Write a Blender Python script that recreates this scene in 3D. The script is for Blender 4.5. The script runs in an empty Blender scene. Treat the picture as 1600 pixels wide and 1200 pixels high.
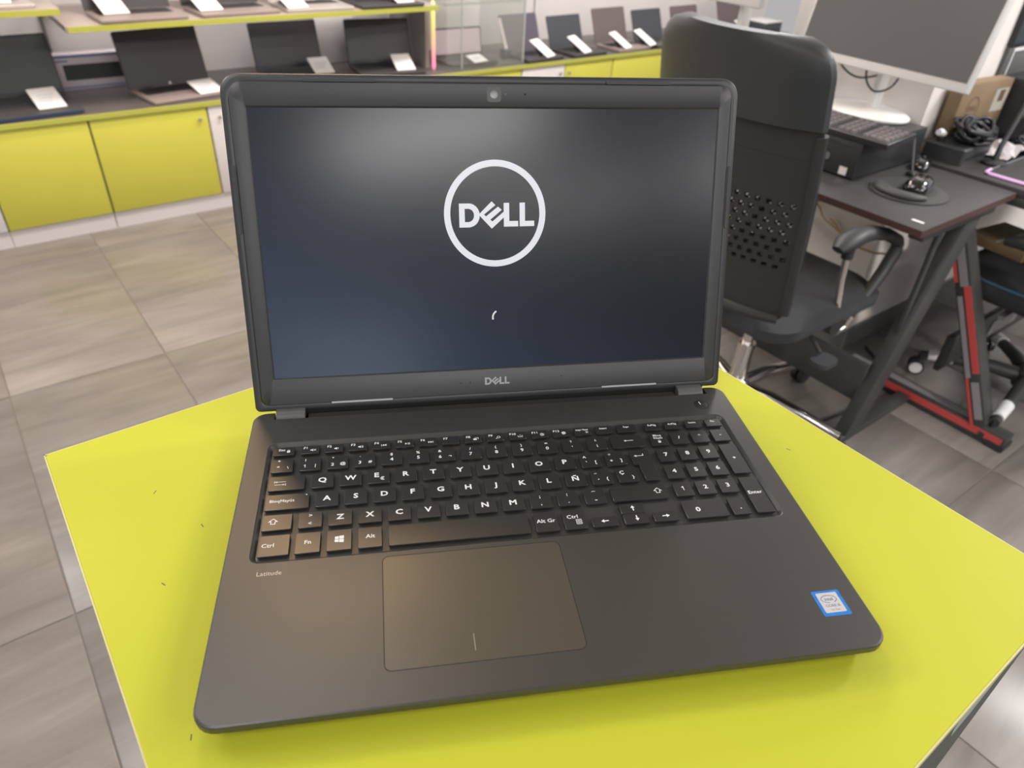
import bpy, bmesh, math, random
from mathutils import Matrix, Vector
random.seed(7)
SC = bpy.context.scene
COL = SC.collection
PI = math.pi
TH = math.radians(27.5)                      # the room is turned by this against the laptop
CT, ST = math.cos(TH), math.sin(TH)
def room(s, t, z=0.0): return Vector((s*CT - t*ST, s*ST + t*CT, z))

# ------------------------------------------------------------------ camera
cam_d = bpy.data.cameras.new('camera'); cam = bpy.data.objects.new('camera', cam_d); COL.objects.link(cam)
SC.camera = cam
CAM_ROWS = [[0.986181, -0.159062, 0.046318], [-0.055371, -0.57997, -0.812754], [0.156141, 0.798958, -0.580763]]
cx, cd, cf = [Vector(r).normalized() for r in CAM_ROWS]
m = Matrix((( cx.x, -cd.x, -cf.x), (cx.y, -cd.y, -cf.y), (cx.z, -cd.z, -cf.z))).to_4x4()
m.translation = Vector((-0.079655, -0.205848, 1.418070))
cam.matrix_world = m
cam_d.sensor_fit = 'HORIZONTAL'; cam_d.sensor_width = 36.0
cam_d.lens = 1120.824/1600*36.0
cam_d.clip_start = 0.02; cam_d.clip_end = 60
cam_d.dof.use_dof = True; cam_d.dof.focus_distance = 0.53; cam_d.dof.aperture_fstop = 9.5

# ------------------------------------------------------------------ world, lamps, exposure
SC.view_settings.view_transform = 'Standard'; SC.view_settings.look = 'None'
SC.view_settings.gamma = 1.0; SC.view_settings.use_curve_mapping = False
SC.view_settings.exposure = 0.10
SC.cycles.use_denoising = True
W = bpy.data.worlds.new('world'); SC.world = W; W.use_nodes = True
W.node_tree.nodes['Background'].inputs[0].default_value = (1.0, 0.98, 0.98, 1)
W.node_tree.nodes['Background'].inputs[1].default_value = 0.42
def area(name, s, t, z, sx, sy, power, colour=(1, .95, .9), rot=(0, 0), spread=180):
    l = bpy.data.lights.new(name, 'AREA'); l.shape = 'RECTANGLE'; l.size = sx; l.size_y = sy
    l.energy = power; l.color = colour; l.spread = math.radians(spread)
    o = bpy.data.objects.new(name, l); COL.objects.link(o); o.location = room(s, t, z)
    o.rotation_euler = (rot[0], rot[1], TH); return o
for (s, t, p) in ((-1.25, -2.75, 36), (1.2, -2.6, 38), (-.9, -4.3, 16), (.6, -4.3, 26), (-1.4, -0.3, 15), (2.2, -0.8, 18), (3.6, -.2, 80), (3.0, -2.4, 40), (-3.4, .9, 34), (-1.2, 2.2, 34), (1.5, 2.3, 46), (3.6, 2.5, 64), (-0.3, 1.0, 6)):
    area('ceiling_lamp', s, t, 2.74, 1.2, 0.3, p, (1, .98, .972))
area('shop_window_light', -3.3, -5.1, 1.6, 1.6, 1.2, 13, (.80, .90, 1), (math.radians(90), 0))
sl = bpy.data.lights.new('under_desk_fill', 'SPOT'); sl.energy = 650; sl.spot_size = math.radians(13); sl.spot_blend = .7; sl.shadow_soft_size = .25; sl.color = (1, .93, .88)
so = bpy.data.objects.new('under_desk_fill', sl); COL.objects.link(so); so.location = room(.8, -4.4, 2.7)  # added spot, brightens the wall and floor under the desk
so.rotation_euler = (room(2.30, .95, .22) - so.location).to_track_quat('-Z', 'Y').to_euler()
area('warm_ceiling_lamp', 0.5, 1.75, 2.72, 0.5, 0.5, 13, (1, .62, .30))
area('shelf_lamp', 0.4, 3.15, 1.55, 2.6, 0.08, 9, (1, .78, .58), (math.radians(-12), 0), 120)
area('under_shelf_fill', 1.16, 3.83, 0.808, 1.65, 0.03, 1.3, (1, .96, .94), (math.radians(8), 0), 160)  # added fill behind the lids, brightens the wall under the long shelf
area('under_shelf_fill', -.3, 3.83, 0.872, 1.1, 0.03, 0.9, (1, .96, .94), (math.radians(8), 0), 160)  # second added fill, for the wall under the higher shelf

# ------------------------------------------------------------------ materials
def mat(name, col, rough=.5, metal=0.0, spec=.5, emit=None, estr=0.0, var=0.0, vscale=20, bump=0.0, bscale=300, coat=0.0):
    m_ = bpy.data.materials.new(name); m_.use_nodes = True
    nt = m_.node_tree; b = nt.nodes['Principled BSDF']
    b.inputs['Base Color'].default_value = (*col, 1); b.inputs['Roughness'].default_value = rough
    b.inputs['Metallic'].default_value = metal; b.inputs['Specular IOR Level'].default_value = spec
    b.inputs['Coat Weight'].default_value = coat
    if emit: b.inputs['Emission Color'].default_value = (*emit, 1); b.inputs['Emission Strength'].default_value = estr
    if var or bump:
        tc = nt.nodes.new('ShaderNodeTexCoord')
    if var:
        n = nt.nodes.new('ShaderNodeTexNoise'); n.inputs['Scale'].default_value = vscale; n.inputs['Detail'].default_value = 4
        nt.links.new(tc.outputs['Object'], n.inputs['Vector'])
        mr = nt.nodes.new('ShaderNodeMapRange'); mr.inputs[3].default_value = 1-var; mr.inputs[4].default_value = 1+var
        nt.links.new(n.outputs[0], mr.inputs[0])
        mx = nt.nodes.new('ShaderNodeMix'); mx.data_type = 'RGBA'; mx.blend_type = 'MULTIPLY'; mx.inputs[0].default_value = 1
        mx.inputs[6].default_value = (*col, 1); nt.links.new(mr.outputs[0], mx.inputs[7]); nt.links.new(mx.outputs[2], b.inputs['Base Color'])
    if bump:
        n2 = nt.nodes.new('ShaderNodeTexNoise'); n2.inputs['Scale'].default_value = bscale; n2.inputs['Detail'].default_value = 2
        nt.links.new(tc.outputs['Object'], n2.inputs['Vector'])
        bp = nt.nodes.new('ShaderNodeBump'); bp.inputs['Strength'].default_value = bump; bp.inputs['Distance'].default_value = .001
        nt.links.new(n2.outputs[0], bp.inputs['Height']); nt.links.new(bp.outputs[0], b.inputs['Normal'])
    return m_
M = {}
M['yellow'] = mat('yellow_laminate', (.50, .515, .030), .55, spec=.3, var=.03, vscale=14, bump=.06, bscale=900)
M['door_yellow'] = mat('yellow_door_laminate', (.55, .525, .072), .4, var=.04, vscale=5)
M['edge_yellow'] = mat('yellow_green_edging', (.42, .43, .075), .45, var=.04, vscale=9)
M['edge_band'] = mat('pale_edge_band', (.60, .56, .26), .5, var=.05, vscale=30)
M['pedestal_side'] = mat('dark_green_black_side', (.035, .05, .038), .5, var=.25, vscale=18)
M['peel'] = mat('grey_bare_core', (.36, .40, .38), .6, var=.1, vscale=60)
M['body'] = mat('charcoal_plastic', (.039, .038, .034), .35, spec=.85, var=.10, vscale=900, bump=.05, bscale=5000)
M['deck'] = mat('keyboard_deck_plastic', (.040, .038, .033), .36, spec=.75, var=.08, vscale=900)
M['key'] = mat('key_plastic', (.021, .020, .019), .31, spec=1.0, var=.08, vscale=900)
M['groove'] = mat('dark_groove', (.008, .008, .008), .7, var=.1, vscale=200)
M['pad'] = mat('touchpad_film', (.068, .060, .044), .30, spec=.8, var=.05, vscale=700)
M['bezel'] = mat('bezel_plastic', (.024, .024, .026), .38, spec=.75, var=.08, vscale=800, bump=.04, bscale=5000)
M['rubber'] = mat('bumper_rubber', (.045, .045, .050), .5, var=.1, vscale=300)
M['silver_rubber'] = mat('shiny_bumper', (.45, .45, .46), .3, var=.05, vscale=200)
M['hinge'] = mat('hinge_plastic', (.10, .098, .098), .38, var=.05, vscale=300)
M['legend'] = mat('white_print', (.80, .80, .78), .5, var=.03, vscale=400)
M['silver_print'] = mat('silver_print', (.42, .41, .39), .35, metal=.3, var=.05, vscale=400)
M['logo_silver'] = mat('silver_badge', (.55, .54, .54), .3, metal=.6, var=.05, vscale=400)
M['screen_white'] = mat('lit_white_pixels', (.02, .02, .02), .3, emit=(.83, .84, .89), estr=.80, var=.02, vscale=50)
M['lens'] = mat('camera_lens', (.16, .165, .175), .2, var=.05, vscale=400)
M['stk_blue'] = mat('sticker_blue', (.03, .20, .62), .2, var=.35, vscale=260, coat=.6)
M['stk_white'] = mat('sticker_silver', (.55, .53, .52), .3, var=.06, vscale=200)
M['stk_ink'] = mat('sticker_blue_ink', (.06, .16, .33), .4, var=.05, vscale=200)
M['white'] = mat('white_laminate', (.66, .62, .61), .45, var=.02, vscale=6)
M['wall'] = mat('white_wall_paint', (.74, .69, .67), .75, var=.02, vscale=3, bump=.05, bscale=120)
M['pillar'] = mat('cream_wall_paint', (.80, .75, .71), .7, var=.03, vscale=4, bump=.05, bscale=120)
M['ceiling'] = mat('ceiling_paint', (.66, .64, .62), .8, var=.02, vscale=3)
M['skirt'] = mat('grey_skirting', (.16, .16, .15), .4, var=.06, vscale=8)
M['top_grey'] = mat('grey_brown_counter', (.115, .10, .095), .35, var=.12, vscale=7)
M['shelf_wood'] = mat('pale_grey_shelf', (.42, .36, .33), .45, var=.08, vscale=12)
M['panel_grey'] = mat('grey_shelf_panel', (.30, .28, .27), .5, var=.05, vscale=9)
M['blk'] = mat('black_plastic', (.030, .030, .032), .38, var=.1, vscale=60)
M['blk_soft'] = mat('soft_black_plastic', (.035, .036, .038), .5, var=.1, vscale=90)
M['lid_black'] = mat('dark_laptop_screen', (.055, .053, .057), .32, var=.08, vscale=15)
M['lid_green'] = mat('greenish_black_screen', (.052, .058, .049), .35, var=.08, vscale=15)
M['lid_brown'] = mat('brown_grey_lid', (.13, .10, .10), .45, var=.06, vscale=15)
M['lid_blue'] = mat('blue_grey_lid', (.055, .058, .066), .45, var=.06, vscale=15)
M['lid_purple'] = mat('purple_grey_lid', (.10, .085, .11), .42, var=.06, vscale=15)
M['base_dark'] = mat('dark_laptop_base', (.06, .055, .055), .4, var=.08, vscale=30)
M['base_brown'] = mat('brown_silver_base', (.30, .24, .225), .38, var=.06, vscale=30)
M['base_silver'] = mat('silver_laptop_base', (.50, .46, .44), .35, metal=.2, var=.05, vscale=30)
M['blue_edge'] = mat('navy_laptop_edge', (.03, .05, .11), .35, var=.1, vscale=30)
M['pink_screen'] = mat('pinkish_grey_screen', (.42, .34, .37), .3, emit=(.42, .33, .36), estr=.45, var=.08, vscale=6)
M['card'] = mat('white_card', (.82, .80, .79), .5, var=.02, vscale=30)
M['card_ink'] = mat('grey_card_print', (.48, .48, .53), .5, var=.05, vscale=60)
M['box_pink'] = mat('pale_box_card', (.66, .58, .60), .55, var=.04, vscale=10)
M['box_blue'] = mat('blue_box_print', (.27, .29, .45), .5, var=.08, vscale=20)
M['box_dark'] = mat('dark_box_picture', (.05, .055, .052), .4, var=.2, vscale=12)
M['box_red'] = mat('red_box_print', (.42, .08, .08), .5, var=.25, vscale=40)
M['carton'] = mat('brown_cardboard', (.25, .175, .10), .75, var=.07, vscale=14, bump=.05, bscale=200)
M['carton_ink'] = mat('brown_carton_print', (.17, .095, .07), .7, var=.1, vscale=40)
M['tape'] = mat('pale_label', (.52, .50, .42), .5, var=.04, vscale=40)
M['desk'] = mat('charcoal_desk_laminate', (.048, .046, .046), .42, var=.10, vscale=60, bump=.05, bscale=500)
M['desk_edge'] = mat('red_brown_desk_edge', (.075, .042, .038), .45, var=.12, vscale=40)
M['steel_black'] = mat('black_painted_steel', (.045, .046, .043), .42, var=.1, vscale=30)
M['red'] = mat('red_painted_strip', (.55, .075, .07), .4, var=.08, vscale=25)
M['grey_strip'] = mat('grey_silver_strip', (.33, .31, .33), .35, metal=.3, var=.06, vscale=25)
M['chair_pad'] = mat('black_chair_leather', (.045, .047, .049), .42, var=.08, vscale=40, bump=.1, bscale=400)
M['chair_mesh'] = mat('black_chair_mesh', (.034, .034, .033), .6, var=.12, vscale=200)
M['fabric'] = mat('black_seat_fabric', (.036, .037, .040), .8, var=.12, vscale=120, bump=.15, bscale=700)
M['cable_black'] = mat('black_cable', (.012, .012, .014), .45, var=.1, vscale=60)
M['chrome'] = mat('chrome', (.75, .72, .71), .13, metal=1, var=.02, vscale=20)
M['piping'] = mat('blue_piping', (.05, .13, .19), .5, var=.05, vscale=60)
M['white_plastic'] = mat('white_plastic', (.76, .75, .74), .35, var=.02, vscale=20)
M['mon_screen'] = mat('grey_off_screen', (.12, .12, .118), .30, var=.05, vscale=3)
M['key_grey'] = mat('grey_brown_keys', (.17, .15, .15), .5, var=.08, vscale=200)
M['gloss_black'] = mat('glossy_black', (.012, .011, .012), .08, coat=1, var=.05, vscale=30)
M['pad_rubber'] = mat('grey_gel_mat', (.055, .055, .053), .6, var=.08, vscale=90)
M['paper'] = mat('crumpled_paper', (.52, .48, .48), .7, var=.06, vscale=20)
M['glow_pink'] = mat('pink_light_strip', (.3, .2, .3), .4, emit=(.80, .45, .78), estr=.75, var=.05, vscale=20)
M['usb_blue'] = mat('blue_port', (.03, .05, .12), .4, var=.05, vscale=60)
M['cable_yellow'] = mat('tan_cable', (.42, .30, .14), .5, var=.05, vscale=60)

# screen of the laptop: black LCD, faint bluish emission painted stronger at lower left
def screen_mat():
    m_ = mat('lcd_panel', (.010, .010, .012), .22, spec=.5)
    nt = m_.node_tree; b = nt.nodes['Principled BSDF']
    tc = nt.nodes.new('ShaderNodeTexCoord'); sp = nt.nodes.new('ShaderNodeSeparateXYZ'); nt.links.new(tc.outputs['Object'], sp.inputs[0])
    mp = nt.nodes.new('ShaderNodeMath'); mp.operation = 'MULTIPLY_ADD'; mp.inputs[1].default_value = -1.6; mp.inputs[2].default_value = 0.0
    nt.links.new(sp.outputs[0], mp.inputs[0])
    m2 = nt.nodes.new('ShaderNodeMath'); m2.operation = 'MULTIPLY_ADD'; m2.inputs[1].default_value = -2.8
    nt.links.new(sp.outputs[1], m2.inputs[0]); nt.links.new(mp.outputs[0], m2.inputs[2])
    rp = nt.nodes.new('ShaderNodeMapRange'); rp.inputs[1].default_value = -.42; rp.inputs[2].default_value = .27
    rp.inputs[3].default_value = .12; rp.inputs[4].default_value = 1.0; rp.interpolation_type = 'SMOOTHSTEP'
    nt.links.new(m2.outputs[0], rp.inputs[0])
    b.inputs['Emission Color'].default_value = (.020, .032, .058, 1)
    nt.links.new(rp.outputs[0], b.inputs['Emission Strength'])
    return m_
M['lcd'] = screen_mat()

# floor tile: grey-brown streaked stone look, streaks along the room's long axis
def tile_mat():
    m_ = bpy.data.materials.new('streaked_stone_tile'); m_.use_nodes = True; nt = m_.node_tree; b = nt.nodes['Principled BSDF']
    tc = nt.nodes.new('ShaderNodeTexCoord'); oi = nt.nodes.new('ShaderNodeObjectInfo')
    off = nt.nodes.new('ShaderNodeVectorMath'); off.operation = 'ADD'
    sc_ = nt.nodes.new('ShaderNodeVectorMath'); sc_.operation = 'SCALE'; sc_.inputs['Scale'].default_value = 37.0
    cmb = nt.nodes.new('ShaderNodeCombineXYZ')
    for i in range(3): nt.links.new(oi.outputs['Random'], cmb.inputs[i])
    nt.links.new(cmb.outputs[0], sc_.inputs[0]); nt.links.new(tc.outputs['Object'], off.inputs[0]); nt.links.new(sc_.outputs[0], off.inputs[1])
    mp = nt.nodes.new('ShaderNodeMapping'); mp.inputs['Scale'].default_value = (1.1, 7.0, 1); mp.inputs['Rotation'].default_value = (0, 0, .06)
    nt.links.new(off.outputs[0], mp.inputs[0])
    n1 = nt.nodes.new('ShaderNodeTexNoise'); n1.inputs['Scale'].default_value = 1.9; n1.inputs['Detail'].default_value = 7; n1.inputs['Roughness'].default_value = .62
    n1.inputs['Distortion'].default_value = .7; nt.links.new(mp.outputs[0], n1.inputs['Vector'])
    cr = nt.nodes.new('ShaderNodeValToRGB'); e = cr.color_ramp.elements
    e[0].position = .25; e[0].color = (.132, .117, .105, 1); e[1].position = .78; e[1].color = (.245, .224, .208, 1)
    x = cr.color_ramp.elements.new(.5); x.color = (.184, .165, .149, 1)
    nt.links.new(n1.outputs[0], cr.inputs[0])
    mr = nt.nodes.new('ShaderNodeMapRange'); mr.inputs[3].default_value = .88; mr.inputs[4].default_value = 1.10
    nt.links.new(oi.outputs['Random'], mr.inputs[0])
    mx = nt.nodes.new('ShaderNodeMix'); mx.data_type = 'RGBA'; mx.blend_type = 'MULTIPLY'; mx.inputs[0].default_value = 1
    nt.links.new(cr.outputs[0], mx.inputs[6]); nt.links.new(mr.outputs[0], mx.inputs[7]); nt.links.new(mx.outputs[2], b.inputs['Base Color'])
    b.inputs['Roughness'].default_value = .33
    return m_
M['tile'] = tile_mat()
M['grout'] = mat('grey_grout', (.18, .165, .152), .8, var=.1, vscale=20)
# light tube: yellow at the top running through orange to pink
def strip_mat():
    m_ = mat('gradient_light_tube', (.3, .3, .3), .4); nt = m_.node_tree; b = nt.nodes['Principled BSDF']
    tc = nt.nodes.new('ShaderNodeTexCoord'); sp = nt.nodes.new('ShaderNodeSeparateXYZ'); nt.links.new(tc.outputs['Object'], sp.inputs[0])
    mr = nt.nodes.new('ShaderNodeMapRange'); mr.inputs[1].default_value = 0; mr.inputs[2].default_value = .34; nt.links.new(sp.outputs[2], mr.inputs[0])
    cr = nt.nodes.new('ShaderNodeValToRGB'); e = cr.color_ramp.elements
    e[0].color = (1, .08, .30, 1); e[1].color = (1, .88, .10, 1); x = e.new(.45); x.color = (1, .36, .10, 1); x = e.new(.18); x.color = (1, .13, .25, 1)
    nt.links.new(mr.outputs[0], cr.inputs[0]); nt.links.new(cr.outputs[0], b.inputs['Emission Color']); b.inputs['Emission Strength'].default_value = 1.25
    return m_
M['tube'] = strip_mat()
def glass_mat():
    m_ = bpy.data.materials.new('clear_glass'); m_.use_nodes = True; nt = m_.node_tree
    nt.nodes.remove(nt.nodes['Principled BSDF']); out = nt.nodes['Material Output']
    t = nt.nodes.new('ShaderNodeBsdfTransparent'); t.inputs[0].default_value = (.95, .96, .95, 1)
    g = nt.nodes.new('ShaderNodeBsdfGlossy'); g.inputs['Roughness'].default_value = .03
    d = nt.nodes.new('ShaderNodeBsdfDiffuse'); d.inputs[0].default_value = (.72, .70, .66, 1)
    mx = nt.nodes.new('ShaderNodeMixShader'); mx.inputs[0].default_value = .06; nt.links.new(t.outputs[0], mx.inputs[1]); nt.links.new(g.outputs[0], mx.inputs[2])
    m2 = nt.nodes.new('ShaderNodeMixShader'); m2.inputs[0].default_value = .06; nt.links.new(mx.outputs[0], m2.inputs[1]); nt.links.new(d.outputs[0], m2.inputs[2])
    nt.links.new(m2.outputs[0], out.inputs[0]); return m_
M['glass'] = glass_mat()
M['glass_edge'] = mat('pale_green_glass_edge', (.42, .45, .41), .2, var=.05, vscale=20)

# ------------------------------------------------------------------ mesh helpers
def rr(x0, x1, y0, y1, r, n=5):
    pts = []
    rs = r if isinstance(r, (tuple, list)) else (r, r, r, r)     # corners: x1y0, x1y1, x0y1, x0y0
    for (cx_, cy_, a0, q) in ((x1, y0, -90, rs[0]), (x1, y1, 0, rs[1]), (x0, y1, 90, rs[2]), (x0, y0, 180, rs[3])):
        sx = -1 if cx_ == x1 else 1; sy = 1 if cy_ == y0 else -1
        for i in range(n+1):
            a = math.radians(a0 + 90*i/n)
            pts.append((cx_ + sx*q + q*math.cos(a), cy_ + sy*q + q*math.sin(a)))
    return pts
def round_poly(P, r, n=3):
    out = []; k = len(P)
    for i in range(k):
        p = Vector(P[i]); a = (Vector(P[i-1])-p).normalized(); b = (Vector(P[(i+1) % k])-p).normalized()
        p0 = p + a*r; p1 = p + b*r
        for j in range(n+1):
            u = j/n; out.append(tuple(p0*(1-u)**2 + p*2*u*(1-u) + p1*u*u))
    return out
def inset(P, d):
    out = []; k = len(P)
    for i in range(k):
        p = Vector(P[i]); a = (p-Vector(P[i-1])); b = (Vector(P[(i+1) % k])-p)
        n1 = Vector((-a.y, a.x)); n2 = Vector((-b.y, b.x))
        if n1.length > 1e-12: n1.normalize()
        if n2.length > 1e-12: n2.normalize()
        nn = n1+n2
        if nn.length < 1e-9: nn = n1
        nn.normalize(); c = max(.5, nn.dot(n1)); q = p + nn*(d/c); out.append((q.x, q.y))
    return out
class MB:
    def __init__(self): self.v = []; self.f = []; self.mi = []; self.cur = 0
    def add(self, V, F):
        o = len(self.v); self.v += [tuple(p) for p in V]
        for f in F: self.f.append([i+o for i in f]); self.mi.append(self.cur)
        return self
    def box(self, x0, x1, y0, y1, z0, z1):
        V = [(x, y, z) for z in (z0, z1) for (x, y) in ((x0, y0), (x1, y0), (x1, y1), (x0, y1))]
        return self.add(V, [(3, 2, 1, 0), (4, 5, 6, 7), (0, 1, 5, 4), (1, 2, 6, 5), (2, 3, 7, 6), (3, 0, 4, 7)])
    def loft(self, loops, c0=True, c1=True):
        n = len(loops[0]); V = [p for l in loops for p in l]; F = []
        for k in range(len(loops)-1):
            for i in range(n):
                j = (i+1) % n; F.append((k*n+i, k*n+j, (k+1)*n+j, (k+1)*n+i))
        if c0: F.append(tuple(range(n-1, -1, -1)))
        if c1: F.append(tuple(range((len(loops)-1)*n, len(loops)*n)))
        return self.add(V, F)
    def prism(self, P, z0, z1, ch=0.0):
        if ch:
            return self.loft([[(x, y, z0) for x, y in P], [(x, y, z1-ch) for x, y in P], [(x, y, z1) for x, y in inset(P, ch)]])
        return self.loft([[(x, y, z0) for x, y in P], [(x, y, z1) for x, y in P]])
    def flat(self, P, z): return self.add([(x, y, z) for x, y in P], [tuple(range(len(P)))])
    def bar(self, a, b, w, h, up=(0, 0, 1)):
        a = Vector(a); b = Vector(b); d = (b-a).normalized(); r = d.cross(Vector(up))
        if r.length < 1e-6: r = d.cross(Vector((0, 1, 0)))
        r.normalize(); u = r.cross(d); V = []
        for p in (a, b):
            for sx, sy in ((-1, -1), (1, -1), (1, 1), (-1, 1)): V.append(p + r*(sx*w/2) + u*(sy*h/2))
        return self.add(V, [(3, 2, 1, 0), (4, 5, 6, 7), (0, 1, 5, 4), (1, 2, 6, 5), (2, 3, 7, 6), (3, 0, 4, 7)])
    def tube(self, path, r, n=10):
        path = [Vector(p) for p in path]; L = []; k = len(path); rs = r if isinstance(r, (list, tuple)) else [r]*k
        prev = None
        for i, p in enumerate(path):
            d = (path[min(i+1, k-1)] - path[max(i-1, 0)]).normalized()
            if prev is None:
                q = d.cross(Vector((0, 0, 1)));  q = q if q.length > 1e-4 else d.cross(Vector((1, 0, 0)))
            else: q = prev - d*prev.dot(d)
            q.normalize(); prev = q; w = d.cross(q)
            L.append([p + q*(rs[i]*math.cos(2*PI*j/n)) + w*(rs[i]*math.sin(2*PI*j/n)) for j in range(n)])
        return self.loft(L)
    def cyl(self, a, b, r0, r1=None, n=20): return self.tube([a, b], [r0, r0 if r1 is None else r1], n)
    def lathe(self, prof, n=24, c=(0, 0)):
        L = [[(c[0]+r*math.cos(2*PI*j/n), c[1]+r*math.sin(2*PI*j/n), z) for j in range(n)] for r, z in prof]
        return self.loft(L)
    def strip(self, path, w, z, closed=False):
        P = [Vector(p) for p in path]; k = len(P); V = []; F = []
        for i in range(k):
            a = P[(i-1) % k] if (closed or i) else P[i]; b = P[(i+1) % k] if (closed or i < k-1) else P[i]
            d1 = P[i]-a; d2 = b-P[i]; d1 = d1.normalized() if d1.length else d2.normalized(); d2 = d2.normalized() if d2.length else d1
            n_ = Vector((-(d1+d2).y, (d1+d2).x)); n_ = n_.normalized() if n_.length > 1e-6 else Vector((-d1.y, d1.x))
            c_ = max(.35, n_.dot(Vector((-d1.y, d1.x)))); V += [(*(P[i]-n_*(w/2/c_)), z), (*(P[i]+n_*(w/2/c_)), z)]
        for i in range(k if closed else k-1):
            j = (i+1) % k; F.append((2*i, 2*j, 2*j+1, 2*i+1))
        return self.add(V, F)
    def xf(self, mtx, start=0):
        for i in range(start, len(self.v)): self.v[i] = tuple(mtx @ Vector(self.v[i]))
        return self
    def scale(self, k): self.v = [(x*k, y*k, z*k) for x, y, z in self.v]; return self
    def mesh(self, name, mats, smooth=35, bevel=0.0, seg=2):
        me = bpy.data.meshes.new(name); me.from_pydata(self.v, [], self.f)
        mats = mats if isinstance(mats, (list, tuple)) else [mats]
        for q in mats: me.materials.append(q)
        me.polygons.foreach_set('material_index', self.mi)
        bm = bmesh.new(); bm.from_mesh(me)
        bmesh.ops.recalc_face_normals(bm, faces=[f for f in bm.faces])
        if bevel:
            ed = [e for e in bm.edges if len(e.link_faces) == 2 and e.calc_face_angle(0) > .6]
            bmesh.ops.bevel(bm, geom=ed, offset=bevel, segments=seg, affect='EDGES', profile=.5, clamp_overlap=True)
        bm.to_mesh(me); bm.free()
        if smooth:
            me.shade_smooth(); me.set_sharp_from_angle(angle=math.radians(smooth))
        me.update(); return me
    def build(self, name, mats, parent=None, **k):
        return link(name, self.mesh(name, mats, **k), parent)
def link(name, me, parent=None):
    o = bpy.data.objects.new(name, me); COL.objects.link(o)
    if parent is not None: o.parent = parent
    return o
def curve(P, n=5):
    P = [Vector(p) for p in P]; out_ = []
    for i in range(len(P)-1):
        a, b, c, d = P[max(i-1, 0)], P[i], P[i+1], P[min(i+2, len(P)-1)]
        for k in range(n):
            u = k/n; out_.append(.5*(2*b + (c-a)*u + (2*a-5*b+4*c-d)*u*u + (3*b-a-3*c+d)*u**3))
    return out_ + [P[-1]]
def tag(o, label=None, cat=None, group=None, kind=None):
    for k, v in (('label', label), ('category', cat), ('group', group), ('kind', kind)):
        if v: o[k] = v
    return o
def thing(name, label, cat, s, t, z, rot=0.0, group=None):
    o = bpy.data.objects.new(name, None); COL.objects.link(o); o.empty_display_size = .05
    o.location = room(s, t, z); o.rotation_euler = (0, 0, TH+rot); return tag(o, label, cat, group)
def place(o, s, t, z, rot=0.0): o.location = room(s, t, z); o.rotation_euler = (0, 0, TH+rot); return o
def structure(name, mb, m_, **k):
    o = mb.build(name, m_, **k); place(o, 0, 0, 0); return tag(o, kind='structure')
TXT = {}
def text_geo(s, bold=0.0):
    key = (s, bold)
    if key not in TXT:
        c = bpy.data.curves.new('lettering', 'FONT'); c.body = s; c.size = 1; c.resolution_u = 2; c.offset = bold
        o = bpy.data.objects.new('lettering', c); me = bpy.data.meshes.new_from_object(o)
        V = [(v.co.x, v.co.y) for v in me.vertices]; F = [tuple(p.vertices) for p in me.polygons]
        bpy.data.objects.remove(o); bpy.data.curves.remove(c); bpy.data.meshes.remove(me)
        x0 = min(v[0] for v in V); x1 = max(v[0] for v in V)
        TXT[key] = ([(x-(x0+x1)/2, y) for x, y in V], F, x1-x0)
    return TXT[key]
def put_text(mb, s, x, y, size, z, bold=.018, wide=1.0, align='c'):
    V, F, w = text_geo(s, bold); dx = {'c': 0, 'l': w/2, 'r': -w/2}[align]
    mb.add([(x+(a+dx)*size*wide, y+b*size, z) for a, b in V], F)

# ------------------------------------------------------------------ room shell
fl = structure('floor', MB().box(-4.2, 5.6, -5.2, 4.1, -.06, -.003), M['grout'])
TS, TT = .4675, .985
tile_me = MB().loft([[(x, y, -.006) for x, y in rr(-TS/2+.0015, TS/2-.0015, -TT/2+.0015, TT/2-.0015, .001, 1)],
                     [(x, y, -.001) for x, y in rr(-TS/2+.0015, TS/2-.0015, -TT/2+.0015, TT/2-.0015, .001, 1)],
                     [(x, y, 0) for x, y in rr(-TS/2+.003, TS/2-.003, -TT/2+.003, TT/2-.003, .001, 1)]]).mesh('tile', M['tile'])
for i in range(-4, 9):
    for j in range(-2, 5):
        s0 = -.30 + TS*i; t0 = .245 + TT*j + (.0 if i % 2 else .0)
        if i % 2 and i < 6: t0 += .0
        o = link('tile', tile_me, fl); o.location = (s0+TS/2, t0+TT/2, 0)
structure('ceiling', MB().box(-4.2, 5.6, -5.2, 4.1, 2.8, 2.9), M['ceiling'])
structure('wall_back', MB().box(-4.2, 5.6, 3.96, 4.1, 0, 2.8), M['wall'])
structure('wall_right', MB().box(2.262, 5.6, .92, 1.45, 0, 2.8), M['pillar'])
structure('baseboard_right', MB().box(2.25, 5.5, .908, 1.45, 0, .075).box(2.25, 5.5, .908, 1.0, .075, .08), M['skirt'])
structure('wall_front', MB().box(-4.2, 5.6, -5.3, -5.2, 0, 2.8), mat('grey_shopfront_paint', (.09, .088, .085), .7, var=.03, vscale=3))
structure('trim_1', MB().box(.283, .297, 3.945, 3.965, .49, 1.6), M['skirt'])
structure('trim_2', MB().box(3.11, 3.116, 3.955, 3.962, .49, 2.0), M['panel_grey'])

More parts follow.
